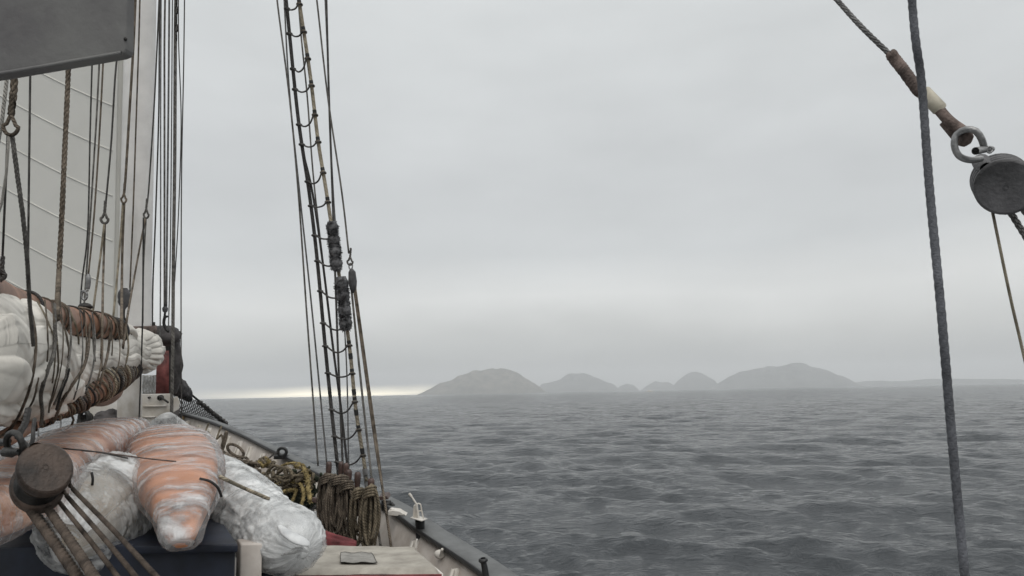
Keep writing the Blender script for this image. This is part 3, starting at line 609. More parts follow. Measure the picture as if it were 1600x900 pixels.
# fanned folds at the tack end and over the near bulge
def roll(pts, name='canvas_fold', m=None, par=None, flat=.6, k=0, step=.02):
    return loft(pts, m or M['sail'], name, par or sl_, 26, step, lambda u,t,s: .94+.07*saw(t/6.283*2+s*.8+k*.3)+.09*fbm(s*3+k, np.cos(t)*1.2, np.sin(t)*1.2, 3)+.05*(1-2*np.abs(fbm(s*6+k, t*0+np.cos(t), np.sin(t), 3))), flat=flat)[0]
for k, (y0, y1, r1, x1) in enumerate(((531,521,5,240),(537,528,6,245),(542,536,6,249),(547,545,7,252),(552,554,7,252),(557,563,7,248),(563,572,6,240))):
    roll([(186,y0-3,7.4,6),(205,y0,7.75,8),(225,y0+(y1-y0)*.5,8.0,8.5),(x1-2,y1+2,8.25,r1),(x1+2,y1+3,8.28,r1*.55)], k=k*3, flat=.55)
roll([(178,522,7.3,5),(192,513,7.45,12),(200,520,7.6,14),(203,540,7.7,9)], k=5)
for k, q in enumerate((
   [(-40,455,3.5,14),(0,466,3.75,20),(26,490,3.95,20),(44,528,4.1,15),(46,560,4.2,7)],
   [(-20,500,3.6,10),(6,505,3.72,14),(22,535,3.8,13),(14,575,3.8,9),(-8,600,3.7,6)],
   [(-30,600,3.45,12),(0,594,3.55,15),(26,612,3.7,14),(32,640,3.8,9)],
   [(62,520,4.75,6),(76,532,4.9,8),(92,545,5.1,6)])): roll(q, k=k*2+20, flat=.5)
from mathutils.bvhtree import BVHTree
def bvh_of(obs):
    vs = []; ps = []
    for o in obs:
        k = len(vs); vs += [v.co.copy() for v in o.data.vertices]; ps += [tuple(k+i for i in q.vertices) for q in o.data.polygons]
    return BVHTree.FromPolygons(vs, ps)
def kids(*ts): return [c for t in ts for c in t.children if c.type == 'MESH']
def drape(pts, bvh, r, step=4, lift=.8):
    """lay a line on whatever it hangs over, spanning the hollows like a taut cord"""
    q = spline(np.array(pts, float)*[1,1,20], step); q[:,2] /= 20; d = []
    for x, y, dd in q:
        v = P(x, y, 1)-CP; h = bvh.ray_cast(CP, v.normalized())
        d.append(min(dd, (h[0]-CP).dot(Fw)-r*lift) if h[0] is not None and (h[0]-CP).dot(Fw) < dd+1.5 else dd)
        if h[0] is not None and (h[0]-CP).dot(Fw) < dd+1.5: d[-1] = (h[0]-CP).dot(Fw)-r*lift
    d = np.array(d); k = 5; m = np.array([d[max(0,i-k):i+k+1].min() for i in range(len(d))]); m = np.minimum(d, np.convolve(np.pad(m,3,mode='edge'), np.ones(7)/7, 'valid'))
    return np.array([tuple(P(q[i,0], q[i,1], m[i])) for i in range(len(q))])
BV = bvh_of(kids(sl_, gf, bm_))
gl = random.Random(4)
for k in range(11):      # thin lashings bound round sail and spars
    x0 = 72+k*12.4+gl.uniform(-4,4); yt = np.interp(x0, [50,110,150,200], [463,480,489,512]); yb = np.interp(x0, [50,100,150,200], [650,636,612,590]); dl = (30-.12*(x0-60))*gl.uniform(.5,1.2); d0_ = np.interp(x0, [60,110,150,200], [4.8,5.6,6.3,7.6]); e_ = gl.choice([1,1,1,.55,.75])
    pts = [(x0+9*math.sin(math.pi*q*.8)-dl*q*q, yt+(yb-yt)*q, d0_) for q in np.linspace(0, e_, 9)]
    r_ = gl.choice([.8,1.0,1.3])/F*d0_; mesh('lashing', *tube(drape(pts, BV, r_), r_, 6), M[gl.choice(['brown','brown','grey','tan'])], sl_)
# gaskets: cords round the sail, sagging with it
for k, (pts, wpx, mt, lb) in enumerate((
   ([(45,470,4.3),(55,520,4.2),(55,560,4.2),(48,600,4.15),(36,635,4.1),(18,668,4.1),(-10,690,4.0)], 5.5, 'brown', 'cord hanging over the biggest bulge of the white furled sail'),
   ([(85,475,5.0),(86,520,4.85),(84,552,4.75),(74,580,4.65),(64,615,4.65),(66,645,4.8),(64,664,4.8)], 7, 'grey', 'thick grey cord over the furled sail left of the gaff middle'),
   ([(86,500,5),(90,545,4.85),(91,575,4.8),(86,600,4.75),(78,632,4.75),(76,645,4.8)], 3.5, 'brown', 'thin doubled cord end beside the thick grey cord on the sail'),
   ([(58,470,4.85),(70,492,4.9),(82,520,4.9),(90,538,5.0)], 3.5, 'tan', 'tan cord slanting from the gaff onto the sail'),
   ([(90,482,5.35),(100,510,5.4),(106,535,5.4),(107,565,5.35)], 3.5, 'brown', 'short cord ending hanging straight down the middle of the sail'),
   ([(108,484,5.6),(117,505,5.7),(122,525,5.7),(123,538,5.75)], 4, 'tan', 'short tan cord hanging from the gaff wrappings'),
   ([(140,505,6.0),(138,545,5.8),(130,575,5.6),(114,600,5.4),(98,625,5.2),(90,644,5.2),(86,655,5.2)], 5.5, 'brown', 'long brown cord curving down the sail onto the boom'),
   ([(140,492,6.1),(145,515,6.1),(146,540,6.0),(149,565,6.1)], 3.5, 'grey', 'short grey cord right of the long curving brown cord'),
   ([(174,500,6.9),(172,525,6.9),(168,555,6.6),(160,585,6.5),(155,606,6.6)], 5, 'brown', 'brown cord crossing the sail near its narrow end'),
   ([(108,576,5.15),(104,592,5.15),(96,612,5.1),(88,640,5.0)], 5, 'tar', 'dark loose cord end lying over the lower sail folds'),
   ([(60,590,4.4),(52,625,4.3),(34,655,4.2)], 4, 'brown', 'cord lying slantwise on the lowest fold of the sail'))):
    wpx *= .72; o = mesh('gasket', *laid(drape(pts, BV, wpx/2*pts[1][2]/F), wpx/2*pts[1][2]/F, soft=.1), M[mt]); tag(o, lb, 'rope', 'gaskets on the furled sail')

# ---- standing and running rigging: (points, diameter px, material, label)
def dr_line(pts, bvh):
    q = spline(np.array(pts, float)*[1,1,20], 8); q[:,2] /= 20; o = []
    for x, y, dd in q:
        h = bvh.ray_cast(CP, (P(x,y,1)-CP).normalized())
        if h[0] is not None: dd = min(dd, (h[0]-CP).dot(Fw)-.012)
        o.append([x,y,dd])
    o = np.array(o); m = o[:,2].copy()
    for i in range(len(m)): m[i] = o[max(0,i-4):i+5,2].min()
    o[:,2] = np.minimum(o[:,2], np.convolve(np.pad(m,3,mode='edge'), np.ones(7)/7, 'valid')); return o
ROPES = [
 ([(48,60,4.6),(45,300,4.6),(44,410,4.6),(44,470,4.7)], 3.6,'dark','straight dark line second from the left edge, in front of the hoisted sail','hoist'),
 ([(145,60,8.6),(141,200,8.6),(137,360,8.6),(128,440,8.6),(125,486,8.6)], 2.8,'dark','dark line just left of the twin pale lines, before the sail','hoist'),
 ([(157,60,8.4),(151,180,8.4),(146,260,8.4),(141,340,8.4),(134,440,8.4),(131,482,8.4)], 3.0,'grey','left one of the twin lines running down to the shackle on the gaff','hoist'),
 ([(163,60,8.4),(157,180,8.4),(151,280,8.4),(145,360,8.4),(138,430,8.4)], 3.0,'brown','right one of the twin lines running down to the shackle on the gaff','hoist'),
 ([(186,60,7.0),(180,120,7.0),(174,220,7.0),(167,300,7.0),(164,328,7.0)], 3.2,'dark','dark line ending in a spliced eye above the gaff, left of the mast','hoist'),
 ([(163,350,7.0),(157,400,7.0),(146,480,6.9),(140,515,6.8)], 3.6,'tan','tan line slanting left from the spliced eye down to the gaff','hoist'),
 ([(164,350,7.05),(161,440,7.0),(160,500,6.6),(158,580,6.3)], 3.6,'brown','brown line dropping straight from the spliced eye over the sail','hoist'),
 ([(214,-60,8.6),(209,60,8.6),(202,180,8.6),(196,280,8.6),(194,302,8.6)], 4.2,'brown','brown line in front of the mast ending in a small eye','mast'),
 ([(194,318,8.6),(191,400,8.6),(190,500,8.4),(190,530,8.2)], 4,'brown','dark line below the small eye, crossing the wooden block on the mast','mast'),
 ([(192,318,8.6),(186,400,8.5),(177,495,8.2)], 3.4,'tan','pale tan line from the small eye to the gaff jaws','mast'),
 ([(220,-60,8.7),(217,60,8.7),(213,180,8.7),(208,330,8.7),(203,450,8.7)], 2.6,'brown','thin brown line along the middle of the mast','mast'),
 ([(209,300,8.75),(205,400,8.75),(203,456,8.75)], 2.2,'grey','short grey line into the block on the mast','mast'),
 ([(251,-60,8.8),(246,60,8.8),(240,180,8.8),(232,300,8.8),(229,322,8.8)], 2.6,'dark','dark line along the right edge of the mast to an eye','mast'),
 ([(227,342,8.7),(214,410,8.5),(199,495,8.2),(192,545,8.0)], 3,'brown','brown line slanting left across the mast from the lower eye','mast'),
 ([(228,342,8.75),(224,420,8.75),(223,505,8.6)], 2.8,'grey','grey line dropping straight from the lower eye on the mast','mast'),
 ([(251,-60,9.4),(249,60,9.4),(248,180,9.4),(243,340,9.4),(239,440,9.4),(238,512,9.3)], 2.6,'dark','dark line down to the bolt on the brown mast collar','side'),
 ([(252,-60,10.6),(251,180,10.6),(251,360,10.6),(250,560,10.6)], 2.2,'wire','straight thin wire first to the right of the mast collar line','side'),
 ([(259,-60,10.8),(257,60,10.8),(257,180,10.8),(257,480,10.8)], 3.2,'grey','grey line ending at the small hanging block','side'),
 ([(265,-60,10.8),(263,180,10.8),(261,360,10.8),(260,480,10.8)], 3.2,'wire','wire running down beside the small hanging block','side'),
 ([(270,-60,11),(269,60,11),(268,200,11),(266,400,11),(263,520,11)], 2.0,'wire','thinnest wire in the bundle right of the mast','side'),
 ([(276,-60,9.6),(274,60,9.6),(273,250,9.6),(271,400,9.6),(270,540,9.6),(268,650,9.6)], 5.5,'grey','thickest grey line of the bundle right of the mast','side'),
 ([(279,-60,9.9),(279,60,9.9),(283,190,9.9),(279,330,9.9),(273,440,9.9)], 1.8,'dark','thin dark line bowing outward and back across the bundle','side'),
 ([(289,-60,9.0),(287,100,9.0),(284,250,9.0),(283,400,9.0),(283,550,9.0),(284,668,9.0)], 2.0,'dark','outermost thin dark line right of the mast bundle','side'),
 ([(224,340,7.6),(223,480,7.6),(221,560,7.6),(217,664,7.6)], 2.6,'tar','thin black line over the sail end down to the mast foot','side'),
 ([(216,666,7.6),(170,666,7.4),(122,667,7.2)], 1.5,'tar','thin black line lying level in front of the mast foot','side'),
 # shrouds abeam
 ([(429,-60,8.6),(433,0,8.6),(452,150,8.5),(466,300,8.4),(480,500,8.3),(497,728,8.1)], 2.8,'grey','leftmost thin stay of the starboard rigging','shroud'),
 ([(440,-60,8.7),(444,0,8.7),(452,140,8.6),(468,300,8.4),(487,480,8.3),(511,728,8.1)], 2.6,'wire','second thin stay from the left in the starboard rigging','shroud'),
 ([(486,-60,8.3),(495,0,8.3),(512,150,8.2),(534,300,8.1),(545,396,8.0)], 2.8,'grey','stay leading down to the eye above the long tackle block','shroud'),
 ([(509,-60,8.5),(510,0,8.5),(514,150,8.4),(519,290,8.3),(527,520,8.2),(536,740,8.0)], 3.4,'dark','dark line hanging behind the frayed chafe guards','shroud'),
 ([(505,-60,8.6),(508,0,8.6),(514,140,8.5),(522,320,8.4),(540,540,8.3),(545,735,8.1)], 2.2,'wire','thin wire close behind the dark line at the chafe guards','shroud'),
 ([(462,-60,8.4),(470,50,8.4),(480,150,8.4),(491,290,8.3),(512,470,8.2),(532,640,8.1),(535,735,8.0)], 2.6,'grey','thin grey line running between the two legs of the rope ladder','shroud'),
 # right of picture
 ([(1401,-400,1.6),(1425,0,1.5),(1440,130,1.5),(1452,290,1.45),(1470,480,1.4),(1487,680,1.38),(1508,905,1.35),(1530,1100,1.3)], 13.5,'blue','thick blue-grey rope running from top to bottom at the right','right'),
 ([(1549,322,2.35),(1565,400,2.35),(1582,480,2.35),(1603,570,2.35),(1625,680,2.35)], 5,'tan','thin tan cord hanging from the grey block at the right edge','right'),
 ([(14,70,3.1),(10,130,3.1),(3,190,3.1),(-8,250,3.1)], 6,'pale','pale cord behind the laid rope at the left edge','hoist'),
 ([(14,212,3.05),(10,270,3.05),(2,320,3.1),(-8,350,3.1)], 4.5,'pale','pale cord going down left from the big spliced eye','hoist'),
 ([(12,210,3.3),(10,260,3.3),(7,330,3.4),(4,400,3.5),(2,440,3.6)], 4,'dark','dark cord dropping near the left picture edge below the big eye','hoist'),
]
GN = {'hoist':'lines hanging in front of the hoisted sail','mast':'lines running down the mast','side':'lines in the bundle beside the mast','shroud':'stays of the starboard rigging','right':'ropes at the right of the view'}
for pts, wpx, mt, lb, g in ROPES:
    onsail = any(k in lb for k in ('straight from the spliced eye over the sail','over the sail end','slanting left across the mast from','crossing the wooden block'))
    if g == 'right' and mt == 'blue':
        p = spline(Pn(pts), .05); rr = wpx/2*1.42/F; V_, F_, U_ = laid(Pn(pts), rr, pitch=.06, sides=12, strands=3, soft=.26)
        o = mesh('rope', V_, F_, M['blue'])
    elif onsail: o = mesh('rope', *tube(np.array([tuple(P(x,y,z)) for x,y,z in dr_line(pts, BV)]), wpx/2*pts[0][2]/F, 6), M[mt])
    else: o = mesh('rope', *tube(spline(Pn(pts), .08), wpx/2*pts[0][2]/F, 6), M[mt])
    tag(o, lb, 'rope', GN[g])
# thick laid ropes, strands modelled
for pts, R, mt, lb in (
  ([(20,60,3.0),(22,118,3.0),(21,150,3.0),(17,180,3.0)], 5.5, 'brown', 'thick three-strand rope above the big spliced eye at the left edge'),
  ([(19,212,3.0),(28,280,3.05),(36,340,3.1),(42,400,3.2),(46,470,3.4),(52,540,3.7)], 3.6, 'grey', 'thick grey rope curving from the big eye down over the furled sail'),
  ([(108,60,5.2),(106,130,5.2),(101,240,5.15),(97,330,5.1),(92,430,5.1),(89,500,5.0)], 3.9, 'brown', 'thick brown laid rope dropping onto the middle of the gaff')):
    _q = dr_line(pts, BV); o = mesh('laid_rope', *laid(Pn([_q[0]]+list(_q[2:-1:3])+[_q[-1]]), R*pts[0][2]/F, soft=.08), M[mt]); tag(o, lb, 'rope', 'thick laid ropes at left')
def eye(c, w_, h_, d, r, mt, label, rot=0):
    """thimble eye: teardrop loop with point up, and a splice above"""
    t = np.linspace(0, 2*math.pi, 33); p = []
    for a in t:
        x = math.sin(a)*w_*(.62+.38*math.cos(a-math.pi) if math.cos(a) > 0 else 1)*1.0; y = -math.cos(a)*h_
        p.append((c[0]+x*.8, c[1]+y, d))
    e_ = empty('spliced_eye', P(c[0],c[1],d), label, 'rope eye', 'spliced eyes in the lines')
    mesh('eye_loop', *tube(Pn(p), r*d/F, 8), M[mt], e_)
    mesh('splice', *laid(Pn([(c[0],c[1]-h_,d),(c[0]+.6,c[1]-h_*2.0,d),(c[0]+1.2,c[1]-h_*3.4,d)]), r*1.15*d/F), M[mt], e_)
    return e_
eye((17,196), 15, 15, 2.98, 3.0, 'brown', 'big spliced eye of the thick rope near the left edge')
eye((163.5,341), 7.5, 8, 7.0, 2.0, 'grey', 'spliced eye left of the mast where a dark line splits in two')
eye((193.5,310), 5.2, 7, 8.58, 1.5, 'brown', 'small eye on the mast face, the higher of two')
eye((228.5,334), 5.0, 7, 8.68, 1.5, 'grey', 'small eye at the right edge of the mast, the lower of two')
eye((547,408), 5.5, 6, 8.0, 1.5, 'grey', 'small eye just above the long tackle block beside the chafe guards')
eye((3,428), 7, 8, 3.5, 3, 'dark', 'dark knotted eye above the gaff at the left picture edge')

# wooden block on the mast
def small_block(px, py, d, wpx, hpx, label, m='greywood', inv=True, group=None):
    b = empty('pulley_block', P(px,py,d), label, 'pulley block')
    for k, s in enumerate((-1,1)):
        rows = []; n = 14
        for i in range(n):
            u = i/(n-1); prof = (math.sin(math.pi*min(1,u*1.15+.08))**.6 if u < .55 else max(.16, math.cos((u-.55)/.45*math.pi/2)**.8))
            yy = py + (u-.5)*hpx; hw = wpx/2*prof
            for a, zz in ((-1,0),(-.7,1),(.7,1),(1,0),(.7,-.5),(-.7,-.5)):
                rows.append(P(px+a*hw, yy, d + (.022+.02)*s*-1 - zz*.018*s*-1*-1))
        mesh('cheek', rows, [tuple(f) for f in grid_faces(n,6)] + [tuple(range(6)), tuple((n-1)*6+5-q for q in range(6))], M[m], b)
    q = np.array(P(px,py-hpx*.12,d)); mesh('sheave', *tube(np.array([q+Z_*.02,q-Z_*.02]), wpx*.42*d/F, 18), M['iron'], b)
    mesh('hook', *tube(spline(Pn([(px,py+hpx*.42,d),(px-.5,py+hpx*.8,d),(px+2,py+hpx*1.0,d),(px+4,py+hpx*.9,d)]), .01), 1.8*d/F, 8), M['iron'], b)
    return b
small_block(194,467,8.45,21,34,'dark teardrop pulley block hanging before the lower mast')
small_block(258,484,10.75,9,11,'tiny pulley block right of the mast, above a hook')
mesh_h = mesh('snap_hook', *tube(spline(Pn([(258,493,10.75),(256,505,10.75),(260,515,10.75),(264,518,10.75)]), .02), .022, 8), M['iron']); tag(mesh_h, 'dark snap hook below the tiny pulley block', 'hook')
hk = mesh('cargo_hook', *tube(spline(Pn([(190,526,8.05),(192,536,8.0),(195,538,8.0),(193,545,8.0),(189,552,8.0)]), .01), .014, 8), M['iron']); tag(hk, 'dark iron hook lying against the white sail end', 'hook')
# chain fittings at the top of the thick line
ch = empty('shackle_chain', P(275,30,9.55), 'short run of dark shackles on the thick line at the top of the picture', 'shackle')
for k in range(5):
    y = 2+k*14; q = np.array(P(275.5,y,9.5)); mesh('shackle_link', *torus(q, X_*(.022 if k%2 else .012)+Z_*(.01 if k%2 else .02), Y_*.048, .009, 18, 6), M['iron'], ch)
# shackle and fitting standing on the gaff
tf = empty('halyard_fitting', P(132,482,6.4), 'metal shackle and rounded iron saddle on top of the gaff', 'fitting')
d = 6.35
mesh('turnbuckle', *tube(spline(Pn([(138,428,d),(138.5,438,d),(137,452,d)]), .02), [.01]+[.018]*(len(spline(Pn([(138,428,d),(138.5,438,d),(137,452,d)]), .02))-2)+[.014], 10), M['steel'], tf)
q = np.array(P(132,462,d)); mesh('bow_shackle', *torus(q, X_*.022, Y_*.034, .009, 20, 8), M['steel'], tf)
mesh('saddle', *sphere(P(133,479,d), (.055,.05,.03), 10, 14, .3), M['iron'], tf)
mesh('clevis_pin', *tube(Pn([(126,455,d),(138,454,d)]), .008, 8), M['steel'], tf)

# ---- rope ladder on the shroud with chafe guards
sh = empty('shroud_ladder', P(540,760,8), 'rope ladder of a dark and a banded tan shroud with sagging rungs', 'rope ladder')
SL = [(440,-60,8.3),(447,0,8.3),(462,150,8.25),(470,215,8.2),(483,300,8.2),(495,400,8.15),(508,540,8.1),(519,650,8.05),(530,750,8.0)]
SR = [(458,-60,8.0),(467,0,8.0),(485,120,8.0),(497,220,8.0),(510,300,7.95),(522,380,7.95),(536,470,7.9),(547,550,7.9),(556,640,7.85),(567,710,7.85),(573,752,7.8)]
SM = [(474,240,8.25),(488,300,8.25),(503,400,8.2),(520,540,8.15),(533,640,8.1),(545,750,8.0)]
mesh('dark_shroud', *tube(spline(Pn(SL), .08), 2.9*8.1/F, 8), M['tar'], sh)
mesh('dark_lower_shroud', *tube(spline(Pn(SM), .08), 1.9*8.1/F, 8), M['tar'], sh)
mesh('tan_shroud', *tube(spline(Pn(SR), .08), 2.9*7.9/F, 8), M['tan'], sh)
def onl(Lx, y): 
    a = np.array(spline(np.array(Lx,float)*[1,1,1], 5)); return (np.interp(y, a[:,1], a[:,0]), y, np.interp(y, a[:,1], a[:,2]))
RUNG = [(14,7,2),(53,50,3),(108,92,8),(140,134,4),(195,180,6),(226,222,3),(284,270,6),(322,316,2),(368,370,2),(408,412,3),(455,462,4),(505,510,5),(541,540,7),(583,584,3),(640,628,8),(682,672,6),(722,712,6)]
for k, (yl, yr, sag) in enumerate(RUNG):
    a = onl(SL, yl); b = onl(SR, yr); sg = sag*1.1+2
    pts = [(a[0]-2,a[1]-1,a[2]-.05),(a[0]+3,a[1]+1,a[2]-.05),((a[0]*.6+b[0]*.4),a[1]*.6+b[1]*.4+sg,8.02),((a[0]*.3+b[0]*.7),a[1]*.3+b[1]*.7+sg*.9,7.98),(b[0]-2,b[1],b[2]-.04),(b[0]+4,b[1]-1,b[2]-.04)]
    mesh('rung', *tube(spline(Pn(pts), .02), 1.35*8/F, 6), M['dark'], sh)
    for q in (a, b):
        c = np.array(P(q[0],q[1],q[2])); mesh('rung_knot', *torus(c, X_*.026, Z_*.026+Y_*.006, .010, 14, 6), M['dark' if q is a else 'brown'], sh)
    q = onl(SR, yr-8); p0 = np.array(P(*q)); q2 = onl(SR, yr-3); p1 = np.array(P(*q2)); mesh('tape_band', *tube(np.array([p0,p1]), 3.3*7.95/F, 10), M['band'], sh)
for y in (552,608,640,700,735):
    p0 = np.array(P(*onl(SR,y))); p1 = np.array(P(*onl(SR,y+9))); mesh('tape_band', *tube(np.array([p0,p1]), 3.4*7.9/F, 10), M['band'], sh)
def shag(y0, y1, rpx, x0, x1):
    """a core sleeve carrying several thousand frayed yarn ends"""
    n = 2600; g = np.random.default_rng(int(y0)); V = []; Fc = []
    a, b = np.array(P(x0,y0,7.85)), np.array(P(x1,y1,7.85)); ax = (b-a)/np.linalg.norm(b-a); e1 = X_-ax*X_.dot(ax); e1 /= np.linalg.norm(e1); e2 = np.cross(ax,e1)
    R0 = rpx*7.85/F
    tt = g.random(n); an = g.random(n)*2*math.pi; dens = .80+.28*fbm(tt*5, np.cos(an)+y0, np.sin(an), 3)
    for i in range(n):
        o = a+(b-a)*tt[i]; r = math.cos(an[i])*e1+math.sin(an[i])*e2; t = np.cross(ax,r); endf = min(1, 6*min(tt[i],1-tt[i])+.55)
        rr = R0*dens[i]*endf; tip = o + r*rr*g.uniform(.85,1.12) + ax*g.uniform(-.01,.03) + t*g.normal()*.012; base = o + r*R0*.35; wv = t*.0045+ax*g.normal()*.002
        k = len(V); V += [base-wv, base+wv, tip+wv*.8, tip-wv*.8]; Fc.append((k,k+1,k+2,k+3))
    pts = [(x0+(x1-x0)*q, y0+(y1-y0)*q, 7.85) for q in np.linspace(0,1,16)]
    t_ = tube(Pn(pts), [R0*.55]+[R0*.78*(.9+.2*math.sin(i*1.7)) for i in range(14)]+[R0*.5], 12)
    V2, F2 = cat([(np.array(V), np.array(Fc)), (t_[0], t_[1][:,:4])]); mesh('chafe_guard', V2, F2, M['shag'], sh, False)
shag(346,422,12,518,527); shag(432,516,13,533,541)

# long tackle beside the shrouds
tk = empty('tackle', P(550,440,8), 'long tackle block with three falls leading down to the rail, right of the chafe guards', 'tackle')
for s in (-1,1):
    pts = Pn([(549,420,8),(550,425,8),(551,440,8),(552,452,8),(552,458,8)]) + Z_*.018*s; mesh('block_cheek', *tube(pts, [.012,.034,.042,.030,.010], 14), M['greywood'], tk)
q = np.array(P(551,438,8)); mesh('sheave', *tube(np.array([q+Z_*.016,q-Z_*.016]), .034, 18), M['iron'], tk)
q = np.array(P(548,416,8)); mesh('shackle', *torus(q, X_*.018, Y_*.032, .007, 18, 6), M['steel'], tk)
for pts, w_, mt in (([(549,450,8),(560,560,7.9),(573,680,7.8),(587,800,7.6),(596,862,7.45)], 3.6,'grey'), ([(553,450,8),(568,560,7.9),(586,690,7.75),(602,790,7.5),(612,862,7.3)], 3.8,'brown'), ([(555,446,8),(572,570,7.9),(590,700,7.75),(600,780,7.6)], 2.8,'brown')):
    mesh('fall', *tube(spline(Pn(pts), .08), w_/2*7.8/F, 6), M[mt], tk)

# ================================================================== things on deck
# ---- grey panel at the top left corner
vs = empty('overhead_panel', P(90,50,1.7), 'weathered dull grey panel jutting in at the top left corner above the ropes', 'panel')
d0, d1 = 1.62, 1.72
pl = [(-260,-260),(199,-260),(198,0),(197,76),(194,83),(186,86),(100,101),(0,118),(-130,137),(-260,156)]
fa = [P(x,y,d0+(x<0)*-.0) for x,y in pl]; bk = [P(x,y,d0)+Fw*.035 for x,y in pl]; k = len(pl)
o = mesh('panel_board', fa+bk, [list(range(k))[::-1], list(range(k,2*k))]+[[i,(i+1)%k,k+(i+1)%k,k+i] for i in range(k)], M['visor'], vs, False); bevel(o,.004,3)
mesh('edge_roll', *tube(spline(Pn([(-250,151,d0-.003),(-130,134,d0-.003),(0,115,d0-.003),(100,98,d0-.003),(190,82.5,d0-.003)]), .03), 3.0*d0/F, 10), M['visor'], vs)
mesh('edge_screw', *sphere(P(196,61,d0), (.004,.004,.004), 6, 8), M['iron'], vs)

# ---- wrapped bundles
def bundle(pts, label, hull_m, film_m, flat, gap=1.05, seed=0, amp=.05, strings=(), up=None, hullfold=None, name='wrapped_kayak', wrapk=None):
    e_ = empty(name, P(*pts[len(pts)//2][:3]), label, 'wrapped bundle', 'plastic-wrapped bundles piled on deck')
    sq = lambda t: (np.abs(np.cos(t))**3.2+np.abs(np.sin(t))**3.2)**(-1/3.2)
    hf = hullfold or (lambda u,t,s: sq(t)*.93+.015*fbm(s*2+seed, np.cos(t), np.sin(t), 3)-.05*np.clip(np.cos(t-math.pi/2)*-1,0,1)**6)
    _, hv, hs, hi = loft(pts, hull_m, 'hull' if wrapk is None else 'core', e_, 60, .04, hf, flat, up=up)
    def wf(u, t, s):
        r1 = rdg(s*2.6+np.cos(t+seed)*.9+seed, np.cos(t)*1.3, np.sin(t)*1.3, 4)
        r2 = rdg(s*11+seed*3-np.sin(t)*1.2, np.cos(t)*1.8, np.sin(t)*1.8+np.cos(t*2)*.4, 4)
        r3 = rdg(s*26+np.cos(t)*3, np.cos(t)*4+seed, np.sin(t)*4, 3)
        base_ = 1 if hullfold else sq(t)*.93
        return base_ + gap-1.02 + amp*np.clip(r1*.8+.75*r2+.35*r3+1.25, .05, 3)
    p2 = [list(q) for q in pts]; p2[-1][3] *= 2.1; p2[-2][3] *= 1.35; p2[-3][3] *= 1.12
    w_, wv, ws, wi = loft(p2, film_m, 'plastic_wrap', e_, 220, .011, wf, flat, up=up, uvs=1.0)
    return e_, hi, hs, wi, ws
B1, hi, hs_, wi, ws = bundle([(250,686,8.0,34),(257,697,7.2,50),(265,709,6.3,61),(272,726,5.6,67),(278,748,5.05,66),(281,771,4.6,56),(283,797,4.25,42),(283,820,4.0,31),(284,840,3.9,22),(284,852,3.86,10)],
   'orange kayak in clear plastic, blunt nose towards the viewer, middle of the pile', M['orange'], M['film'], .62, seed=2, amp=.04, up=tuple(CY))
B2, *_ = bundle([(212,670,8.0,20),(192,680,7.2,36),(160,695,6.4,50),(124,713,5.6,60),(86,735,5.0,64),(44,760,4.4,66),(0,790,3.9,60),(-50,812,3.5,56),(-110,836,3.1,40),(-150,850,2.9,15)],
   'orange kayak under cloudy plastic, lying behind the wooden pulley block', mat('faded_orange_hull', (.62,.30,.14), .45, .4, 4, .1, 20, c2=(.50,.16,.06), coat=.2), M['film'], .72, seed=9, amp=.045, up=tuple(CY))
lumpf = lambda sd: (lambda u,t,s: 1+.07*fbm(s*3+sd, np.cos(t)*1.3, np.sin(t)*1.3, 4)+.03*(1-2*np.abs(fbm(s*7+sd, np.cos(t)*2.5, np.sin(t)*2.5, 3))))
B3, *_ = bundle([(226,758,5.6,16),(210,764,5.3,38),(185,778,5.0,60),(158,800,4.75,64),(135,820,4.5,58),(118,838,4.3,40),(110,850,4.2,15)],
   'brownish pack in crumpled shiny clear plastic, low in the pile behind the block ropes', mat('brown_bundle', (.30,.24,.17), .7, .5, 7, .4, 30, c2=(.40,.38,.34)), M['film2'], .85, seed=15, amp=.09, hullfold=lumpf(3), name='wrapped_pack', wrapk=1)
def necked(u, t, s): 
    f = lumpf(8)(u,t,s)+.035*rdg(s*9, np.cos(t)*3.5, np.sin(t)*3.5); f = f*(1-.13*np.exp(-((u-.70)/.014)**2)); pl_ = np.exp(-((u-.70)/.10)**2); return f + .05*pl_*np.sin(t*15+3*np.sin(t*2))*(.5+.5*fbm(t*2,s,0,2))
B4 = empty('wrapped_pack', P(410,800,5.3), 'long white-wrapped pack with a tied neck and rounded end, rightmost of the pile', 'wrapped bundle', 'plastic-wrapped bundles piled on deck')
PK = [(288,728,7.2,16),(300,740,7.0,38),(316,756,6.6,49),(338,770,6.2,54),(362,788,5.8,56),(387,808,5.4,54),(406,822,5.15,50),(424,832,4.98,49),(442,842,4.82,51),(457,853,4.68,46),(467,860,4.6,34),(472,863,4.57,12)]
loft(PK, M['bag'], 'white_wrap', B4, 200, .012, necked, .86, up=tuple(CY))
loft([list(q[:3])+[q[3]*1.03] for q in PK], M['film2'], 'plastic_wrap', B4, 200, .012, lambda u,t,s: necked(u,t,s)+.01+.055*(1+rdg(s*5+np.cos(t), np.cos(t)*2.2+4, np.sin(t)*2.2, 4))+.03*rdg(s*14+t, np.cos(t)*3.2+4, np.sin(t)*3.2, 3), .86, up=tuple(CY))
_, _, s4, i4 = loft([list(q[:3])+[q[3]*.93] for q in PK], M['bag'], 'inner_wrap', B4, 24, .06, None, .8, up=tuple(CY))
B4.children[-1].name = 'core'
loft([(436,822,4.55,4),(450,834,4.42,9),(464,843,4.38,11),(478,848,4.38,8),(484,850,4.4,3)], M['bag'], 'wrap_fold', B4, 26, .01, lambda u,t,s: 1+.15*fbm(s*14, np.cos(t), np.sin(t), 3), .5, up=tuple(CY))
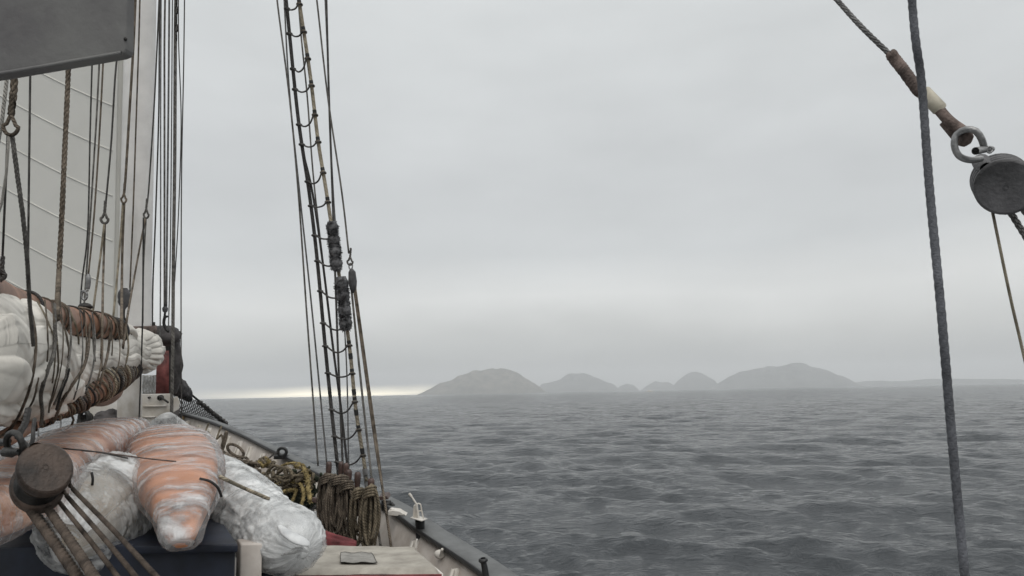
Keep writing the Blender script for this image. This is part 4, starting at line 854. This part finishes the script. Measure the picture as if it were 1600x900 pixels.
loft([(440,868,4.55,4),(456,862,4.42,8),(470,858,4.4,8),(480,862,4.42,4)], M['film2'], 'wrap_fold', B4, 26, .01, lambda u,t,s: 1+.2*fbm(s*14, np.cos(t), np.sin(t)+3, 3), .5, up=tuple(CY))
for f, r in ((.695,.006),(.705,.006),(.40,.003)): ring(i4, s4, s4[-1]*f, 1, r, M['brown' if f < .5 else 'bag'], B4, 'tie_string', slant=.015, offk=1.0)
BVP = bvh_of(kids(B1,B2,B3,B4))
o = mesh('paddle_shaft', *tube(drape([(342,744,5.8),(380,762,5.6),(421,780,5.4)], BVP, .012), .012, 8), M['tan']); tag(o, 'thin tan stick lying along the top of the white-wrapped pack', 'stick')
for pts, lb in (([(128,704,5.2),(160,707,5.2),(195,712,5.2),(235,717,5.0),(275,721,4.9)], 'thin reddish cord stretched across both orange kayaks'), ([(90,700,5.2),(150,706,5.2),(200,716,5.2)], 'thin dark cord over the plastic of the left kayak')):
    o = mesh('tie_cord', *tube(drape(pts, BVP, .005), .0045, 6), M['leather' if 'red' in lb else 'dark']); tag(o, lb, 'cord', 'cords over the wrapped kayaks')
for pts, lb in (([(312,748,4.8),(328,752,4.7),(341,763,4.7),(346,776,4.7)], 'black strap end showing at the right shoulder of the middle kayak'),([(143,738,5),(145,748,5),(144,758,5)], 'short black strip on the side of the left kayak')):
    o = mesh('strap', *tube(drape(pts, BVP, .006), .008, 6), M['band']); tag(o, lb, 'strap', 'black straps on the kayaks')
# crumpled loose film between the kayaks and the bow
o = loft([(232,676,8.9,6),(246,668,8.8,12),(262,658,8.8,12),(274,662,8.9,10),(290,672,8.9,9),(306,680,8.9,4)], M['film2'], 'loose_plastic', None, 90, .02, lambda u,t,s: .85+.35*(1-2*np.abs(fbm(s*4, np.cos(t)*1.5, np.sin(t)*1.5, 4))), .8)[0]
tag(o, 'loose crumpled grey plastic heaped beyond the middle kayak', 'plastic sheet')

# ---- navy locker under the bundles
lk = empty('deck_locker', P(150,880,4.5), 'dark navy deck locker under the wrapped kayaks at the bottom left', 'locker')
def hb(x0, x1, yt, dn, df, h, m, name, parent, bv=.01, yt2=None):
    """level-topped box whose near top edge runs from x0 to x1 at depth dn"""
    a, b = P(x0,yt,dn), P(x1,yt2 or yt,dn); z = (a.z+b.z)/2; a.z = b.z = z; bk = Fd*(df-dn)
    T = [a, b, b+bk, a+bk]; B = [v-Vector((0,0,h)) for v in T]; o = mesh(name, *hexa(B, T), m, parent, False)
    if bv: bevel(o, bv, 3)
    return o
hb(-420, 368, 856, 4.35, 6.6, .9, M['navy'], 'locker_body', lk)
hb(208, 372, 852, 4.30, 6.65, .045, M['navy'], 'lid_edge', lk)
hb(-420, 150, 806, 4.9, 6.9, .30, M['navy'], 'raised_lid', lk, .03)
o = hb(376, 410, 850, 4.55, 4.75, .6, M['bulwark'], 'support_plate', None); tag(o, 'upright white plate right of the navy locker under the wrapped pack', 'plate')
o = hb(411, 446, 868, 4.70, 4.9, .5, M['navy'], 'dark_plate', None); tag(o, 'dark upright plate between the white plate and the pale hatch', 'plate')

# ---- pale covered hatch
ht = empty('covered_hatch', P(570,880,5.5), 'pale canvas-covered hatch top with red lower edge and a dark patch', 'hatch')
c = [P(455,889,5.2), P(690,886,5.15), P(688,882,5.35), P(650,857,6.05), P(493,852,6.1), P(462,880,5.45)]
zz = float(np.mean([v.z for v in c])); 
T = []
for v in c: T.append(Vector((v.x, v.y, v.z*.6+zz*.4)))
gr = []
nu = 40; nv = 26
UL, UR, LR, LL = T[4], T[3], T[1], T[0]
for j in range(nv):
    for i in range(nu):
        u, v = i/(nu-1), j/(nv-1); p = UL.lerp(UR,u).lerp(LL.lerp(LR,u), v)
        if u > .85 and v > .75: pass
        p.z += .006*float(fbm(u*5,v*5,2,3)) - .05*max(0,(abs(u-.5)-.46)/.04)**2*(1) - .035*max(0,(v-.95)/.05)**2
        gr.append(p)
gb = [p-Vector((0,0,.03)) for p in gr]
mesh('canvas_cover', gr, grid_faces(nv,nu,False)[:, ::-1], M['hatch'], ht)
def edge(a, b, dz0, dz1, out_, m, name, th=.02):
    o1 = Vector(out_); return mesh(name, *hexa([a+Vector((0,0,dz0)), b+Vector((0,0,dz0)), b+o1*th+Vector((0,0,dz0)), a+o1*th+Vector((0,0,dz0))],[a+Vector((0,0,dz1)), b+Vector((0,0,dz1)), b+o1*th+Vector((0,0,dz1)), a+o1*th+Vector((0,0,dz1))]), m, ht, False)
edge(LL, LR, -.052, -.036, -Vector((Fw.x,Fw.y,0)), M['red'], 'red_trim')
edge(LL, LR, -.5, -.055, -Vector((Fw.x,Fw.y,0)), M['white'], 'front_panel', .01)
edge(UR, LR, -.5, -.035, Rs, M['white'], 'side_panel', .01)
pt = []
for j in range(8):
    for i in range(10):
        u, v = .29+.26*i/9+.05*(1-j/7)*0+.03*j/7, .42+.42*j/7; p = UL.lerp(UR,u).lerp(LL.lerp(LR,u),v); p.z += .016+.004*math.sin(i*1.3+j); pt.append(p)
mesh('cover_patch', pt, grid_faces(8,10,False)[:, ::-1], M['patch'], ht)
pe_ = [pt[i] for i in range(10)]+[pt[j*10+9] for j in range(1,8)]+[pt[70+i] for i in range(8,-1,-1)]+[pt[j*10] for j in range(6,-1,-1)]
mesh('patch_seam', *tube(np.array([tuple(v+Vector((0,0,.001))) for v in pe_]), .0022, 5), M['grey'], ht)
mesh('lashing_eye', *tube(spline([tuple(UR+Vector((.0,0,-.02))), tuple(UR+Vector((.0,0,.03))), tuple(UR+Vector((.01,0,.06)))], .01), .006, 6), M['white'], ht)

# red canvas behind
o = loft([(472,852,6.9,6),(490,852,6.9,16),(515,854,6.8,16),(540,855,6.7,12),(556,856,6.7,8)], M['red'], 'red_canvas_roll', None, 60, .02, ff(.45,1.6,5), .9)[0]; tag(o, 'faded red canvas roll on deck behind the hanging rope coils', 'canvas')
o = loft([(470,800,8.0,4),(488,808,7.9,9),(508,820,7.7,9),(520,830,7.6,4)], M['film2'], 'plastic_scrap', None, 40, .02, ff(.4,1.4,6), .7)[0]; tag(o, 'scrap of pale plastic left of the hanging rope coils', 'plastic sheet')

# ---- belaying pins and hanging coils
PR = empty('pin_rail', P(550,790,7.6), 'dark red-brown wooden pin rail carrying the rope coils at the shroud feet', 'pin rail')
a, b = P(492,780,7.75), P(588,800,7.4)
ux = (b-a).normalized()
def bx3(a, b, w_, h_, m, name, parent):
    u = (b-a).normalized(); z = Vector((0,0,1)); s = u.cross(z).normalized()
    o = mesh(name, *hexa([a-s*w_-z*h_, a+s*w_-z*h_, b+s*w_-z*h_, b-s*w_-z*h_],[a-s*w_+z*h_, a+s*w_+z*h_, b+s*w_+z*h_, b-s*w_+z*h_]), m, parent, False); bevel(o,.008); return o
bx3(a, b, .05, .025, M['pin'], 'rail_board', PR)
for px in (505, 592):
    q = a.lerp(b, (px-486)/116); bx3(q-Vector((0,0,.62)), q-Vector((0,0,.03))+Vector((.001,0,0)), .02, .02, M['white'], 'support', PR)
PINS = [(514,722,782,4.6),(533,722,790,4),(545,734,790,5),(559,738,790,5),(580,748,800,5.2),(541,724,786,4)]
for k, (px, y0, y1, wp) in enumerate(PINS):
    d = 7.7-.0035*(px-514)-.06; p = Pn([(px,y0-1,d),(px,y0,d),(px,y0+4,d),(px-.5,y0+14,d),(px-1,y0+26,d),(px-1,y1,d),(px-1,y1+16,d)])
    r = np.array([.35,.8,1.05,1.0,.75,.72,.6])*wp*d/F
    o = mesh('belaying_pin', *tube(p, r, 12), M['pin'])
    tag(o, ['leftmost wooden belaying pin above the brown coils','slim wooden belaying pin behind the dark shroud foot','wooden belaying pin between the grey coil and the red one','dark red belaying pin standing clear of the coils','rightmost thick wooden belaying pin over the olive coil','belaying pin half hidden behind the grey coil'][k], 'belaying pin', 'belaying pins in the pin rail')
def coil(px, ytop, ybot, d, wpx, nloop, rpx, m, label, seed, lean=0):
    g = random.Random(seed); c_ = []
    for k in range(nloop):
        hw = wpx/2*g.uniform(.35,1.0); yb = ybot-g.uniform(0,1)**2*(ybot-ytop)*.30; dd = d-.02-g.uniform(0,.13); xo = g.gauss(0,wpx*.10); ph = g.uniform(-.1,.1); yt = ytop+g.uniform(-3,8)
        pts = []
        for i in range(17):
            t = i/16*2*math.pi; sy = -math.cos(t); yy = yt+(yb-yt)*(.5+.5*sy)
            q = (yy-yt)/(yb-yt); x = math.sin(t); w_ = hw*(.55+.45*math.sin(q*math.pi*.8+.3))
            sx = math.copysign(abs(x)**.55, x)
            pts.append((px+xo+sx*w_+lean*q+ph*8*q+g.gauss(0,.5), yy, dd+.05*math.cos(t*1+k)*(1 if sx>0 else -1)*.6))
        c_.append(tube(spline(Pn(pts), .03), rpx*d/F, 6))
    for k in range(4):   # turns that hold the coil to its pin
        y = ytop+4+k*rpx*1.9; pts = [(px-wpx*.42,y+8,d-.05),(px-wpx*.3,y+1,d-.16),(px,y-3,d-.19),(px+wpx*.30,y-4,d-.16),(px+wpx*.42,y-2,d-.06),(px+wpx*.2,y-5,d+.05),(px-wpx*.25,y+1,d+.05)]
        c_.append(tube(spline(Pn(pts), .02), rpx*d/F, 6))
    o = mesh('rope_coil', *cat(c_), M[m]); tag(o, label, 'rope coil', 'rope coils hung on the pin rail'); return o
coil(510,742,845,7.55,28,12,1.8,'brown','dark brown rope coil hung leftmost on the pin rail',1,2)
coil(528,744,850,7.45,38,18,1.9,'brown','big grey-brown rope coil with many loops, below the dark shroud foot',2,-4)
coil(541,752,845,7.40,26,10,1.8,'brown','brown coil with twisted turns close right of the biggest coil',3,3)
coil(560,764,852,7.30,20,8,2.2,'olive','olive rope coil hanging long and straight below the dark red pin',4,-2)
coil(577,760,858,7.20,24,9,2.3,'olive','rightmost olive-brown coil with a slanting turn over its pin',5,-3)
coil(518,748,834,7.65,26,7,1.9,'brown','brown coil behind the big grey-brown coil',6,-5)
# shroud feet
for px, y, d, lb in ((573,750,7.8,'grey fitting at the foot of the banded tan shroud'),):
    sf = empty('shroud_fitting', P(px,y,d), lb, 'fitting'); mesh('sleeve', *tube(Pn([(570,732,7.82),(572,745,7.82),(575,768,7.8),(577,790,7.75)]), [4*7.8/F,4.4*7.8/F,4.2*7.8/F,3*7.8/F], 12), M['steel'], sf)
    mesh('pin_bolt', *tube(Pn([(568,768,7.7),(580,767,7.7)]), .010, 8), M['iron'], sf)

# ---- heap of yellow and green rope along the bulwark
def heap(n, cx, cy, rx, ry, d, slope, r, m, label, seed, fuzz=0, group='tangled rope heap by the bulwark'):
    g = np.random.default_rng(seed); parts = []
    for k in range(n):
        a0 = g.uniform(0,6.28); L_ = g.uniform(.5,1.0); x0, y0 = cx+g.normal()*rx*.35, cy+g.normal()*ry*.35; m_ = 16; pts = []
        for i in range(m_):
            t = a0+i/m_*g.uniform(4.5,6.8)*1.0; q = (x0+math.cos(t)*rx*.42*L_+g.normal()*1.2, y0+math.sin(t)*ry*.45*L_+g.normal()*1.2)
            dd = d + slope*(q[0]-cx) - .25*max(0,1-((q[0]-cx)/rx)**2-((q[1]-cy)/ry)**2) + g.normal()*.03
            pts.append((q[0], q[1], dd))
        p = spline(Pn(pts), .03); rr = np.full(len(p), r*d/F)
        if fuzz: rr = rr*(1+fuzz*fbm(np.arange(len(p))*.9, k, 0, 3)); p = p + np.stack([fbm(np.arange(len(p))*.7, k+q*9, 1, 2) for q in range(3)],-1)*.012
        parts.append(tube(p, rr, 6))
    o = mesh('rope_heap', *cat(parts), M[m]); return tag(o, label, 'rope heap', group)
heap(34, 468,768, 40,50, 8.9,-.012, 2.1,'green','dark green lines forming the bulk of the rope heap by the bulwark',3)
heap(14, 448,748, 40,30, 8.9,-.012, 2.4,'olive','olive looped lines lying on the upper left of the rope heap',4)
heap(6, 414,727, 16,12, 10.2,-.012, 2.2,'olive','small tangle of olive line at the far end of the rope heap',8)
heap(4, 480,806, 20,20, 8.2,-.012, 2.0,'tar','black line ends at the foot of the rope heap',10)
def fuzzy(pts, wpx, label):
    p = spline(Pn(pts), .02); g = np.random.default_rng(len(pts)); r = wpx/2*pts[0][2]/F*(1+.35*fbm(np.arange(len(p))*.8, pts[0][0], 0, 3)); V_, F_, U_ = laid(p[::3], r.mean(), soft=.08)
    n = 420; i = g.integers(0,len(p),n); VV = []; FF = []
    for k in range(n):
        dr = g.normal(size=3); dr /= np.linalg.norm(dr); c = p[i[k]]+dr*r.mean()*.7; e_ = c+dr*r.mean()*g.uniform(.4,1.1); s_ = np.cross(dr, g.normal(size=3)); s_ *= .004/np.linalg.norm(s_)
        q = len(VV); VV += [c-s_,c+s_,e_+s_,e_-s_]; FF.append((q,q+1,q+2,q+3))
    Vv, Ff = cat([(V_,F_),(np.array(VV),np.array(FF))]); o = mesh('yellow_rope', Vv, Ff, M['yellow']); tag(o, label, 'rope', 'hairy yellow ropes on the heap')
fuzzy([(462,728,8.7),(474,732,8.5),(480,745,8.35),(482,765,8.2),(485,782,8.1)], 7, 'hairy yellow rope hanging thick down the right of the rope heap')
fuzzy([(430,758,8.9),(445,753,8.7),(462,752,8.5),(472,760,8.4),(474,778,8.3),(468,796,8.2)], 5.5, 'hairy yellow rope arching over the middle of the rope heap')
fuzzy([(436,772,8.7),(450,766,8.6),(462,766,8.5),(458,780,8.4),(452,792,8.3)], 4.5, 'shorter yellow rope curled low on the rope heap')
fuzzy([(404,722,10.0),(412,728,9.9),(420,722,9.8),(417,716,9.8)], 4.5, 'small yellow rope curl at the far end of the heap')
fuzzy([(440,728,9.1),(452,724,9.0),(466,724,8.8),(476,728,8.6)], 3.5, 'yellow rope along the top edge of the heap')
# coils of dark hose on the rail side
for c_, a_, b_, lb in (((350,690,10.6),(4,-12),(-1,9),'upright loop of dark brown line before the bow bulwark'), ((368,704,10.4),(12,8),(-4,6),'lying oval loop of dark brown line before the bow bulwark')):
    t = np.linspace(0, 4*math.pi, 60); pts = [(c_[0]+a_[0]*math.cos(x)+b_[0]*math.sin(x), c_[1]+a_[1]*math.cos(x)+b_[1]*math.sin(x), c_[2]+.02*math.sin(x*.5)) for x in t]
    o = mesh('line_loop', *tube(Pn(pts), 2.3*10.4/F, 6), M['brown']); tag(o, lb, 'rope', 'dark loops before the bow bulwark')
o = mesh('mooring_line', *laid(Pn([(338,704,10.3),(352,712,10.2),(368,722,9.9),(385,728,9.7),(402,738,9.4)]), .055, soft=.05), M['brown']); tag(o, 'thick brown mooring line lying between the white pack and the bulwark', 'rope')
heap(8, 384,724, 22,10, 9.8,-.012, 2.0,'brown','low tangle of brown line along the bulwark foot',12)
for c0_, r0_ in ((321,676),(341,680)):
    o = mesh('hanging_line', *tube(spline(Pn([(c0_+5,r0_-14,12.2),(c0_,r0_-2,12.0),(c0_-2,r0_+6,11.9),(c0_+5,r0_-1,11.9),(c0_+7,r0_+8,11.8)]), .04), .015, 6), M['olive']); tag(o, 'frayed line hanging inside the bow bulwark, %s' % ('nearest the stem' if c0_ < 330 else 'next to the upright loop'), 'rope')
# fairlead ring on the rail
fl = empty('fairlead', P(441,705,10.6), 'black ring fairlead sitting on the rail above the rope heap', 'fairlead')
q = np.array(P(441,706,10.5)); mesh('ring', *torus(q, X_*.058, Y_*.052, .022, 24, 10), M['black'], fl)
mesh('lead_line', *tube(spline(Pn([(436,706,10.5),(428,710,10.4),(420,716,10.3),(414,722,10.2)]), .05), .012, 6), M['tar'], fl)
mesh('foot', *box(np.array(P(440,714,10.55)), (.18,.12,.05)), M['black'], fl, False)

# ---- fittings on the rail
ck = empty('mooring_chock', P(620,805,7.6), 'low white chock on the rail right of the tackle falls', 'chock')
def extr(poly, d, dep, name, m, parent, bv=.005, dirv=None):
    fa = [P(x,y,d) for x,y in poly]; dv = (dirv or Fw)*dep; bk = [v+dv for v in fa]; k = len(poly)
    o = mesh(name, fa+bk, [list(range(k))[::-1], list(range(k,2*k))]+[[i,(i+1)%k,k+(i+1)%k,k+i] for i in range(k)], m, parent, False)
    if bv: bevel(o, bv)
    return o
extr([(606,799),(614,797.5),(624,799),(630,803),(640,808.5),(634,809.5),(627,809.5),(623,806.5),(606,805.5)], 7.55, .10, 'body', M['white'], ck)
mesh('roller', *tube(Pn([(630,806.5,7.54),(630.5,806.3,7.53)]), .018, 12), M['iron'], ck)
mesh('top_lug', *sphere(P(613,796,7.6), (.03,.03,.02), 6, 8), M['white'], ck)
bk_ = empty('rail_box', P(603,788,7.9), 'dark fitting with a reddish top on the rail behind the tackle falls', 'fitting')
mesh('body', *hexa([P(596,797,7.9),P(612,797,7.9),P(612,797,8.05),P(596,797,8.05)],[P(596,782,7.9),P(611,782,7.9),P(611,782,8.05),P(596,782,8.05)]), M['black'], bk_, False)
extr([(592,776),(604,775),(607,780),(594,782)], 7.88, .16, 'lid', M['pin'], bk_, .003)
mesh('hose_end', *tube(spline(Pn([(611,786,7.9),(615,790,7.9),(616,796,7.9)]), .02), .018, 8), M['black'], bk_)
ps = empty('rail_post', P(656,828,7.15), 'short black post on the rail with a white plate on top, under the white lever', 'post')
mesh('post', *tube(Pn([(657,840,7.15),(656.5,826,7.15),(656,813,7.15)]), [7.2*7.15/F,7*7.15/F,7.5*7.15/F], 16), M['black'], ps)
mesh('plate', *hexa([P(641,810,7.0),P(659,815,6.9),P(668,811.5,7.2),P(650,806,7.4)],[P(641,808.5,7.0),P(659,813,6.9),P(668,810,7.2),P(650,804.8,7.4)]), M['white'], ps, False)
lv = empty('lever_clamp', P(655,800,7.1), 'white painted lever clamp with raised handle on top of the black rail post', 'lever')
extr([(646,791),(649,789),(653,812),(649,812),(645,807)], 7.08, .05, 'side_cheek', M['white'], lv, .002)
extr([(650,790),(652,788),(656,812),(654,813)], 7.02, .02, 'side_cheek', M['white'], lv, .002)
mesh('hoop', *tube(spline(Pn([(652,812,7.05),(650,795,7.05),(651,788,7.05),(654,786.5,7.05),(657,788,7.05),(659,798,7.05),(661.5,810,7.05)]), .01), .0065, 8), M['white'], lv)
mesh('cross_bar', *tube(Pn([(651,799,7.05),(659,798,7.05)]), .006, 8), M['white'], lv)
mesh('handle', *tube(Pn([(652,790,7.06),(647,782,7.06),(641.5,773.5,7.06)]), [.009,.009,.008], 10), M['white'], lv)
mesh('grip', *tube(Pn([(642.8,775.5,7.06),(639,771,7.06)]), .0125, 10), M['white'], lv)
bl = empty('rail_bollard', P(757,885,5.85), 'slim black bollard with a mushroom head on the near rail', 'bollard')
mesh('shank', *tube(Pn([(759,902,5.8),(757.5,888,5.8),(755,877,5.8)]), [.028,.024,.022], 14), M['black'], bl)
mesh('head', *tube(Pn([(755.2,878,5.8),(755,876.5,5.8),(754.9,873.5,5.8),(754.8,872,5.8)]), [.028,.036,.034,.020], 16), M['black'], bl)
cl = empty('bulwark_cleat', P(686,864,6.6), 'small white hook welded inside the near bulwark', 'hook')
mesh('plate', *sphere(P(687,866,6.62), (.05,.03,.04), 8, 10), M['white'], cl)
mesh('prong', *tube(spline(Pn([(688,868,6.6),(690,862,6.57),(691,858,6.55)]), .01), .012, 8), M['white'], cl)

# ---- pulley blocks close to the camera
def frame(e1, e2):  # e1 = long axis (cam coords), e2 = pin axis
    y = (X_*e1[0]+Y_*e1[1]+Z_*e1[2]); y /= np.linalg.norm(y); x = (X_*e2[0]+Y_*e2[1]+Z_*e2[2]); x -= y*x.dot(y); x /= np.linalg.norm(x); return x, y, np.cross(x, y)
def big_block(c, axes, half, W, plates, th, m, parent, n=36):
    """wooden shell: thick oval cheeks across the pin axis with sheaves between"""
    x, y, z = axes; c = np.array(c)
    for k, off in enumerate(plates):
        ring_ = []
        t = np.arange(n)*2*math.pi/n
        for s_, kx in ((-th/2,.90),(-th/2*.6,1),(th/2*.6,1),(th/2,.90)):
            ring_.append(c + x*(off+s_) + np.sin(t)[:,None]*y*half*kx*(1) + np.cos(t)[:,None]*z*W*kx)
        V = np.concatenate(ring_); Fc = [tuple(f) for f in grid_faces(4,n)] + [tuple(range(n))[::-1], tuple(range(3*n,4*n))]
        o = mesh('cheek', V, Fc, m, parent); o.data.polygons.foreach_set('use_smooth', [True]*(len(Fc)-2)+[False]*2)
        if k < len(plates)-1:
            o2 = (off+plates[k+1])/2; w2 = abs(plates[k+1]-off)/2-th/2-.001
            mesh('sheave', *tube(np.array([c+x*(o2-w2), c+x*(o2-w2*.4), c+x*(o2+w2*.4), c+x*(o2+w2)]), [half*.80,half*.66,half*.66,half*.80], 28), M['iron'], parent)
    mesh('pin', *tube(np.array([c+x*(min(plates)-th/2-.002), c+x*(max(plates)+th/2+.0015)]), half*.09, 12), M['iron'], parent)
kb = empty('pulley_block', P(70,750,2.2), 'big dark wooden pulley block with several falls at the lower left', 'pulley block')
axb = frame((-.5,.75,-.18), (.55,.52,.65)); cb = np.array(P(64,748,2.2))
big_block(cb, axb, .078, .068, (-.068,.068), .042, M['wood'], kb)
x_, y_, z_ = axb
mesh('head_piece', *tube(np.array([cb-x_*.085+y_*.060, cb-x_*.01+y_*.070, cb+x_*.085+y_*.060]), [.020,.024,.020], 12), M['wood'], kb)
for off in (-.032,.0,.032):
    t = np.linspace(-.75, .95, 30)*math.pi; o = mesh('rope_turn', *laid(cb+x_*off+np.sin(t)[:,None]*z_*.041+np.cos(t)[:,None]*y_*.044, .0125, soft=.05, sides=8), M['old']); tag(o, {-.032:'rope turn round the sheave beside the far cheek of the big wooden block',.0:'middle rope turn round the sheave of the big wooden block',.032:'rope turn round the sheave beside the near cheek of the big wooden block'}[off], 'rope', 'falls of the big wooden block')
mesh('strap', *tube(spline(np.array([cb+x_*.03-y_*.02, cb+x_*.03+y_*.06, cb+x_*.0+y_*.12, cb-x_*.03+y_*.06, cb-x_*.03-y_*.02]), .01), .008, 8), M['iron'], kb)
shk = empty('bow_shackle', P(28,690,2.2), 'dark bow shackle joining the big wooden block to its support at lower left', 'shackle')
q = np.array(P(27,692,2.2)); mesh('bow', *tube(spline(Pn([(34,712,2.16),(36,700,2.15),(30,682,2.15),(20,676,2.18),(11,683,2.2),(12,698,2.22),(22,712,2.22)]), .01), 5.0*2.2/F, 10), M['iron'], shk)
mesh('bolt', *tube(Pn([(8,706,2.2),(16,707,2.18),(30,706,2.14)]), [.014,.014,.008], 10), M['iron'], shk)
o = mesh('steel_bar', *tube(spline(Pn([(-40,694,2.3),(-5,692,2.26),(12,690,2.22)]), .02), .011, 10), M['black']); tag(o, 'short black bar entering at the left edge beside the shackle', 'bar')
o = mesh('strop', *tube(spline(Pn([(44,640,2.3),(40,660,2.25),(32,674,2.2),(28,684,2.18)]), .01), 5.0*2.2/F, 10), M['tar']); tag(o, 'black strop between the furled sail and the shackle of the big block', 'strop')
o = mesh('iron_hook', *tube(spline(Pn([(54,655,2.5),(52,672,2.4),(51,688,2.3),(46,697,2.25)]), .01), .006, 8), M['tar']); tag(o, 'thin black bent rod just above the big wooden block', 'rod')
o = mesh('dangling_cord', *tube(spline(Pn([(107,637,5.4),(112,648,5.4),(115,656,5.4),(112,664,5.4)]), .03), .009, 6), M['brown']); tag(o, 'short cord end dangling below the boom', 'rope')
o = mesh('dangling_cord', *tube(spline(Pn([(64,655,5.0),(67,662,5.0),(69,668,5.0)]), .03), .011, 6), M['grey']); tag(o, 'stubby cord end dangling below the boom left of the other', 'rope')
for k, (a, b, R, mt, lb) in enumerate((
    ((114,764,2.22),(175,826,1.95),3.6,'old','rightmost of the three thin falls from the big wooden block'),
    ((104,774,2.24),(160,838,1.98),3.7,'old','middle one of the three thin falls from the big wooden block'),
    ((94,786,2.25),(142,846,2.0),3.6,'old','leftmost of the three thin falls from the big wooden block'),
    ((72,790,2.24),(112,848,1.95),7.0,'old','thick laid fall beside the three thin falls of the big block'),
    ((44,792,2.24),(86,850,2.0),7.5,'old','thickest laid rope running down left of the other falls of the big block'),
    ((57,800,2.26),(104,868,2.05),5.5,'grey','greyish fall between the two thick ropes under the big block'))):
    dx, dy, dz = b[0]-a[0], b[1]-a[1], b[2]-a[2]
    p0 = P(*a); up_ = Vector(y_)*.03
    pts = [tuple(p0+up_+Vector((0,0,0))), tuple(p0), tuple(P(*b)), tuple(P(b[0]+dx,b[1]+dy*1.06,b[2]+dz)), tuple(P(b[0]+2*dx,b[1]+dy*2.15,b[2]+2*dz))]
    o = mesh('block_fall', *laid(pts, R*2.05/F, soft=.07, sides=8), M[mt]); tag(o, lb, 'rope', 'falls of the big wooden block')
rb = empty('pulley_block', P(1560,290,2.3), 'grey round-cheeked pulley block at the right edge of the picture', 'pulley block')
axr = frame((-.55,.62,-.10), (-.42,-.28,.86)); cr = np.array(P(1568,288,2.35))
big_block(cr, axr, .085, .083, (-.095,-.045,.005,.052), .026, M['greywood'], rb)
x_, y_, z_ = axr
mesh('head_piece', *tube(np.array([cr-x_*.07+y_*.078, cr-x_*.01+y_*.092, cr+x_*.045+y_*.076]), [.02,.026,.018], 12), M['greywood'], rb)
rs = empty('bow_shackle', P(1520,225,2.3), 'shiny galvanised bow shackle between the wire splice and the grey block', 'shackle')
mesh('bow', *tube(spline(Pn([(1533,248,2.3),(1515,250,2.28),(1498,243,2.27),(1491,226,2.27),(1495,210,2.27),(1510,202,2.25),(1525,205,2.24),(1534,218,2.24),(1538,232,2.25)]), .01), 5.2*2.27/F, 12), M['steel'], rs)
mesh('bolt', *tube(Pn([(1524,236,2.22),(1540,233,2.25),(1550,233,2.27)]), [6*2.25/F,5.5*2.25/F,4.5*2.25/F], 12), M['steel'], rs)
mesh('split_pin', *torus(np.array(P(1546,234,2.24)), X_*.008, Y_*.009, .003, 12, 6), M['steel'], rs)
ws_ = empty('wire_stay', P(1420,110,2.35), 'wire stay with brown served splice running down from the top right to the shackle', 'stay')
mesh('wire', *laid(Pn([(1220,-100,2.9),(1308,0,2.6),(1350,46,2.5),(1398,92,2.42)]), 4.2*2.5/F, soft=.14, sides=8), M['wire'], ws_)
sp_ = spline(Pn([(1392,84,2.42),(1400,95,2.42),(1412,110,2.40),(1425,128,2.38),(1434,140,2.37),(1442,148,2.36)]), .006)
mesh('served_splice', *laid(sp_[::2], .0185, pitch=.03, soft=.12, sides=8), M['leather'], ws_)
mesh('serving_turns', *tube(sp_, .0155*(1+.30*np.sin(np.arange(len(sp_))*.9)*.3+.22*fbm(np.arange(len(sp_))*.35,3,1,3)), 14), M['leather'], ws_)
mesh('hose_sleeve', *tube(Pn([(1441,142,2.365),(1443,144,2.365),(1468,170,2.33),(1470,172,2.33)]), [9*2.35/F,11*2.35/F,11*2.35/F,9.5*2.35/F], 18), M['cream'], ws_)
mesh('wire_eye', *tube(spline(Pn([(1468,172,2.33),(1480,186,2.31),(1492,196,2.30),(1505,205,2.28),(1512,214,2.27),(1506,221,2.29),(1498,216,2.31),(1486,202,2.32),(1476,190,2.33)]), .01), 8.5*2.3/F, 12), M['leather'], ws_)
for k, (a, b, R, lb) in enumerate((((1572,322,2.42),(1612,384,2.36),5.2,'nearer laid fall leaving the bottom of the grey block'),((1592,318,2.46),(1640,386,2.40),5.2,'further laid fall leaving the bottom of the grey block at the picture edge'))):
    o = mesh('block_fall', *laid([tuple(P(*a)+Vector(y_)*.05), tuple(P(*a)), tuple(P(*b)), tuple(P(b[0]+60,b[1]+90,b[2]-.1))], R*2.3/F, soft=.05, sides=8), M['wire']); tag(o, lb, 'rope', 'falls of the grey block')
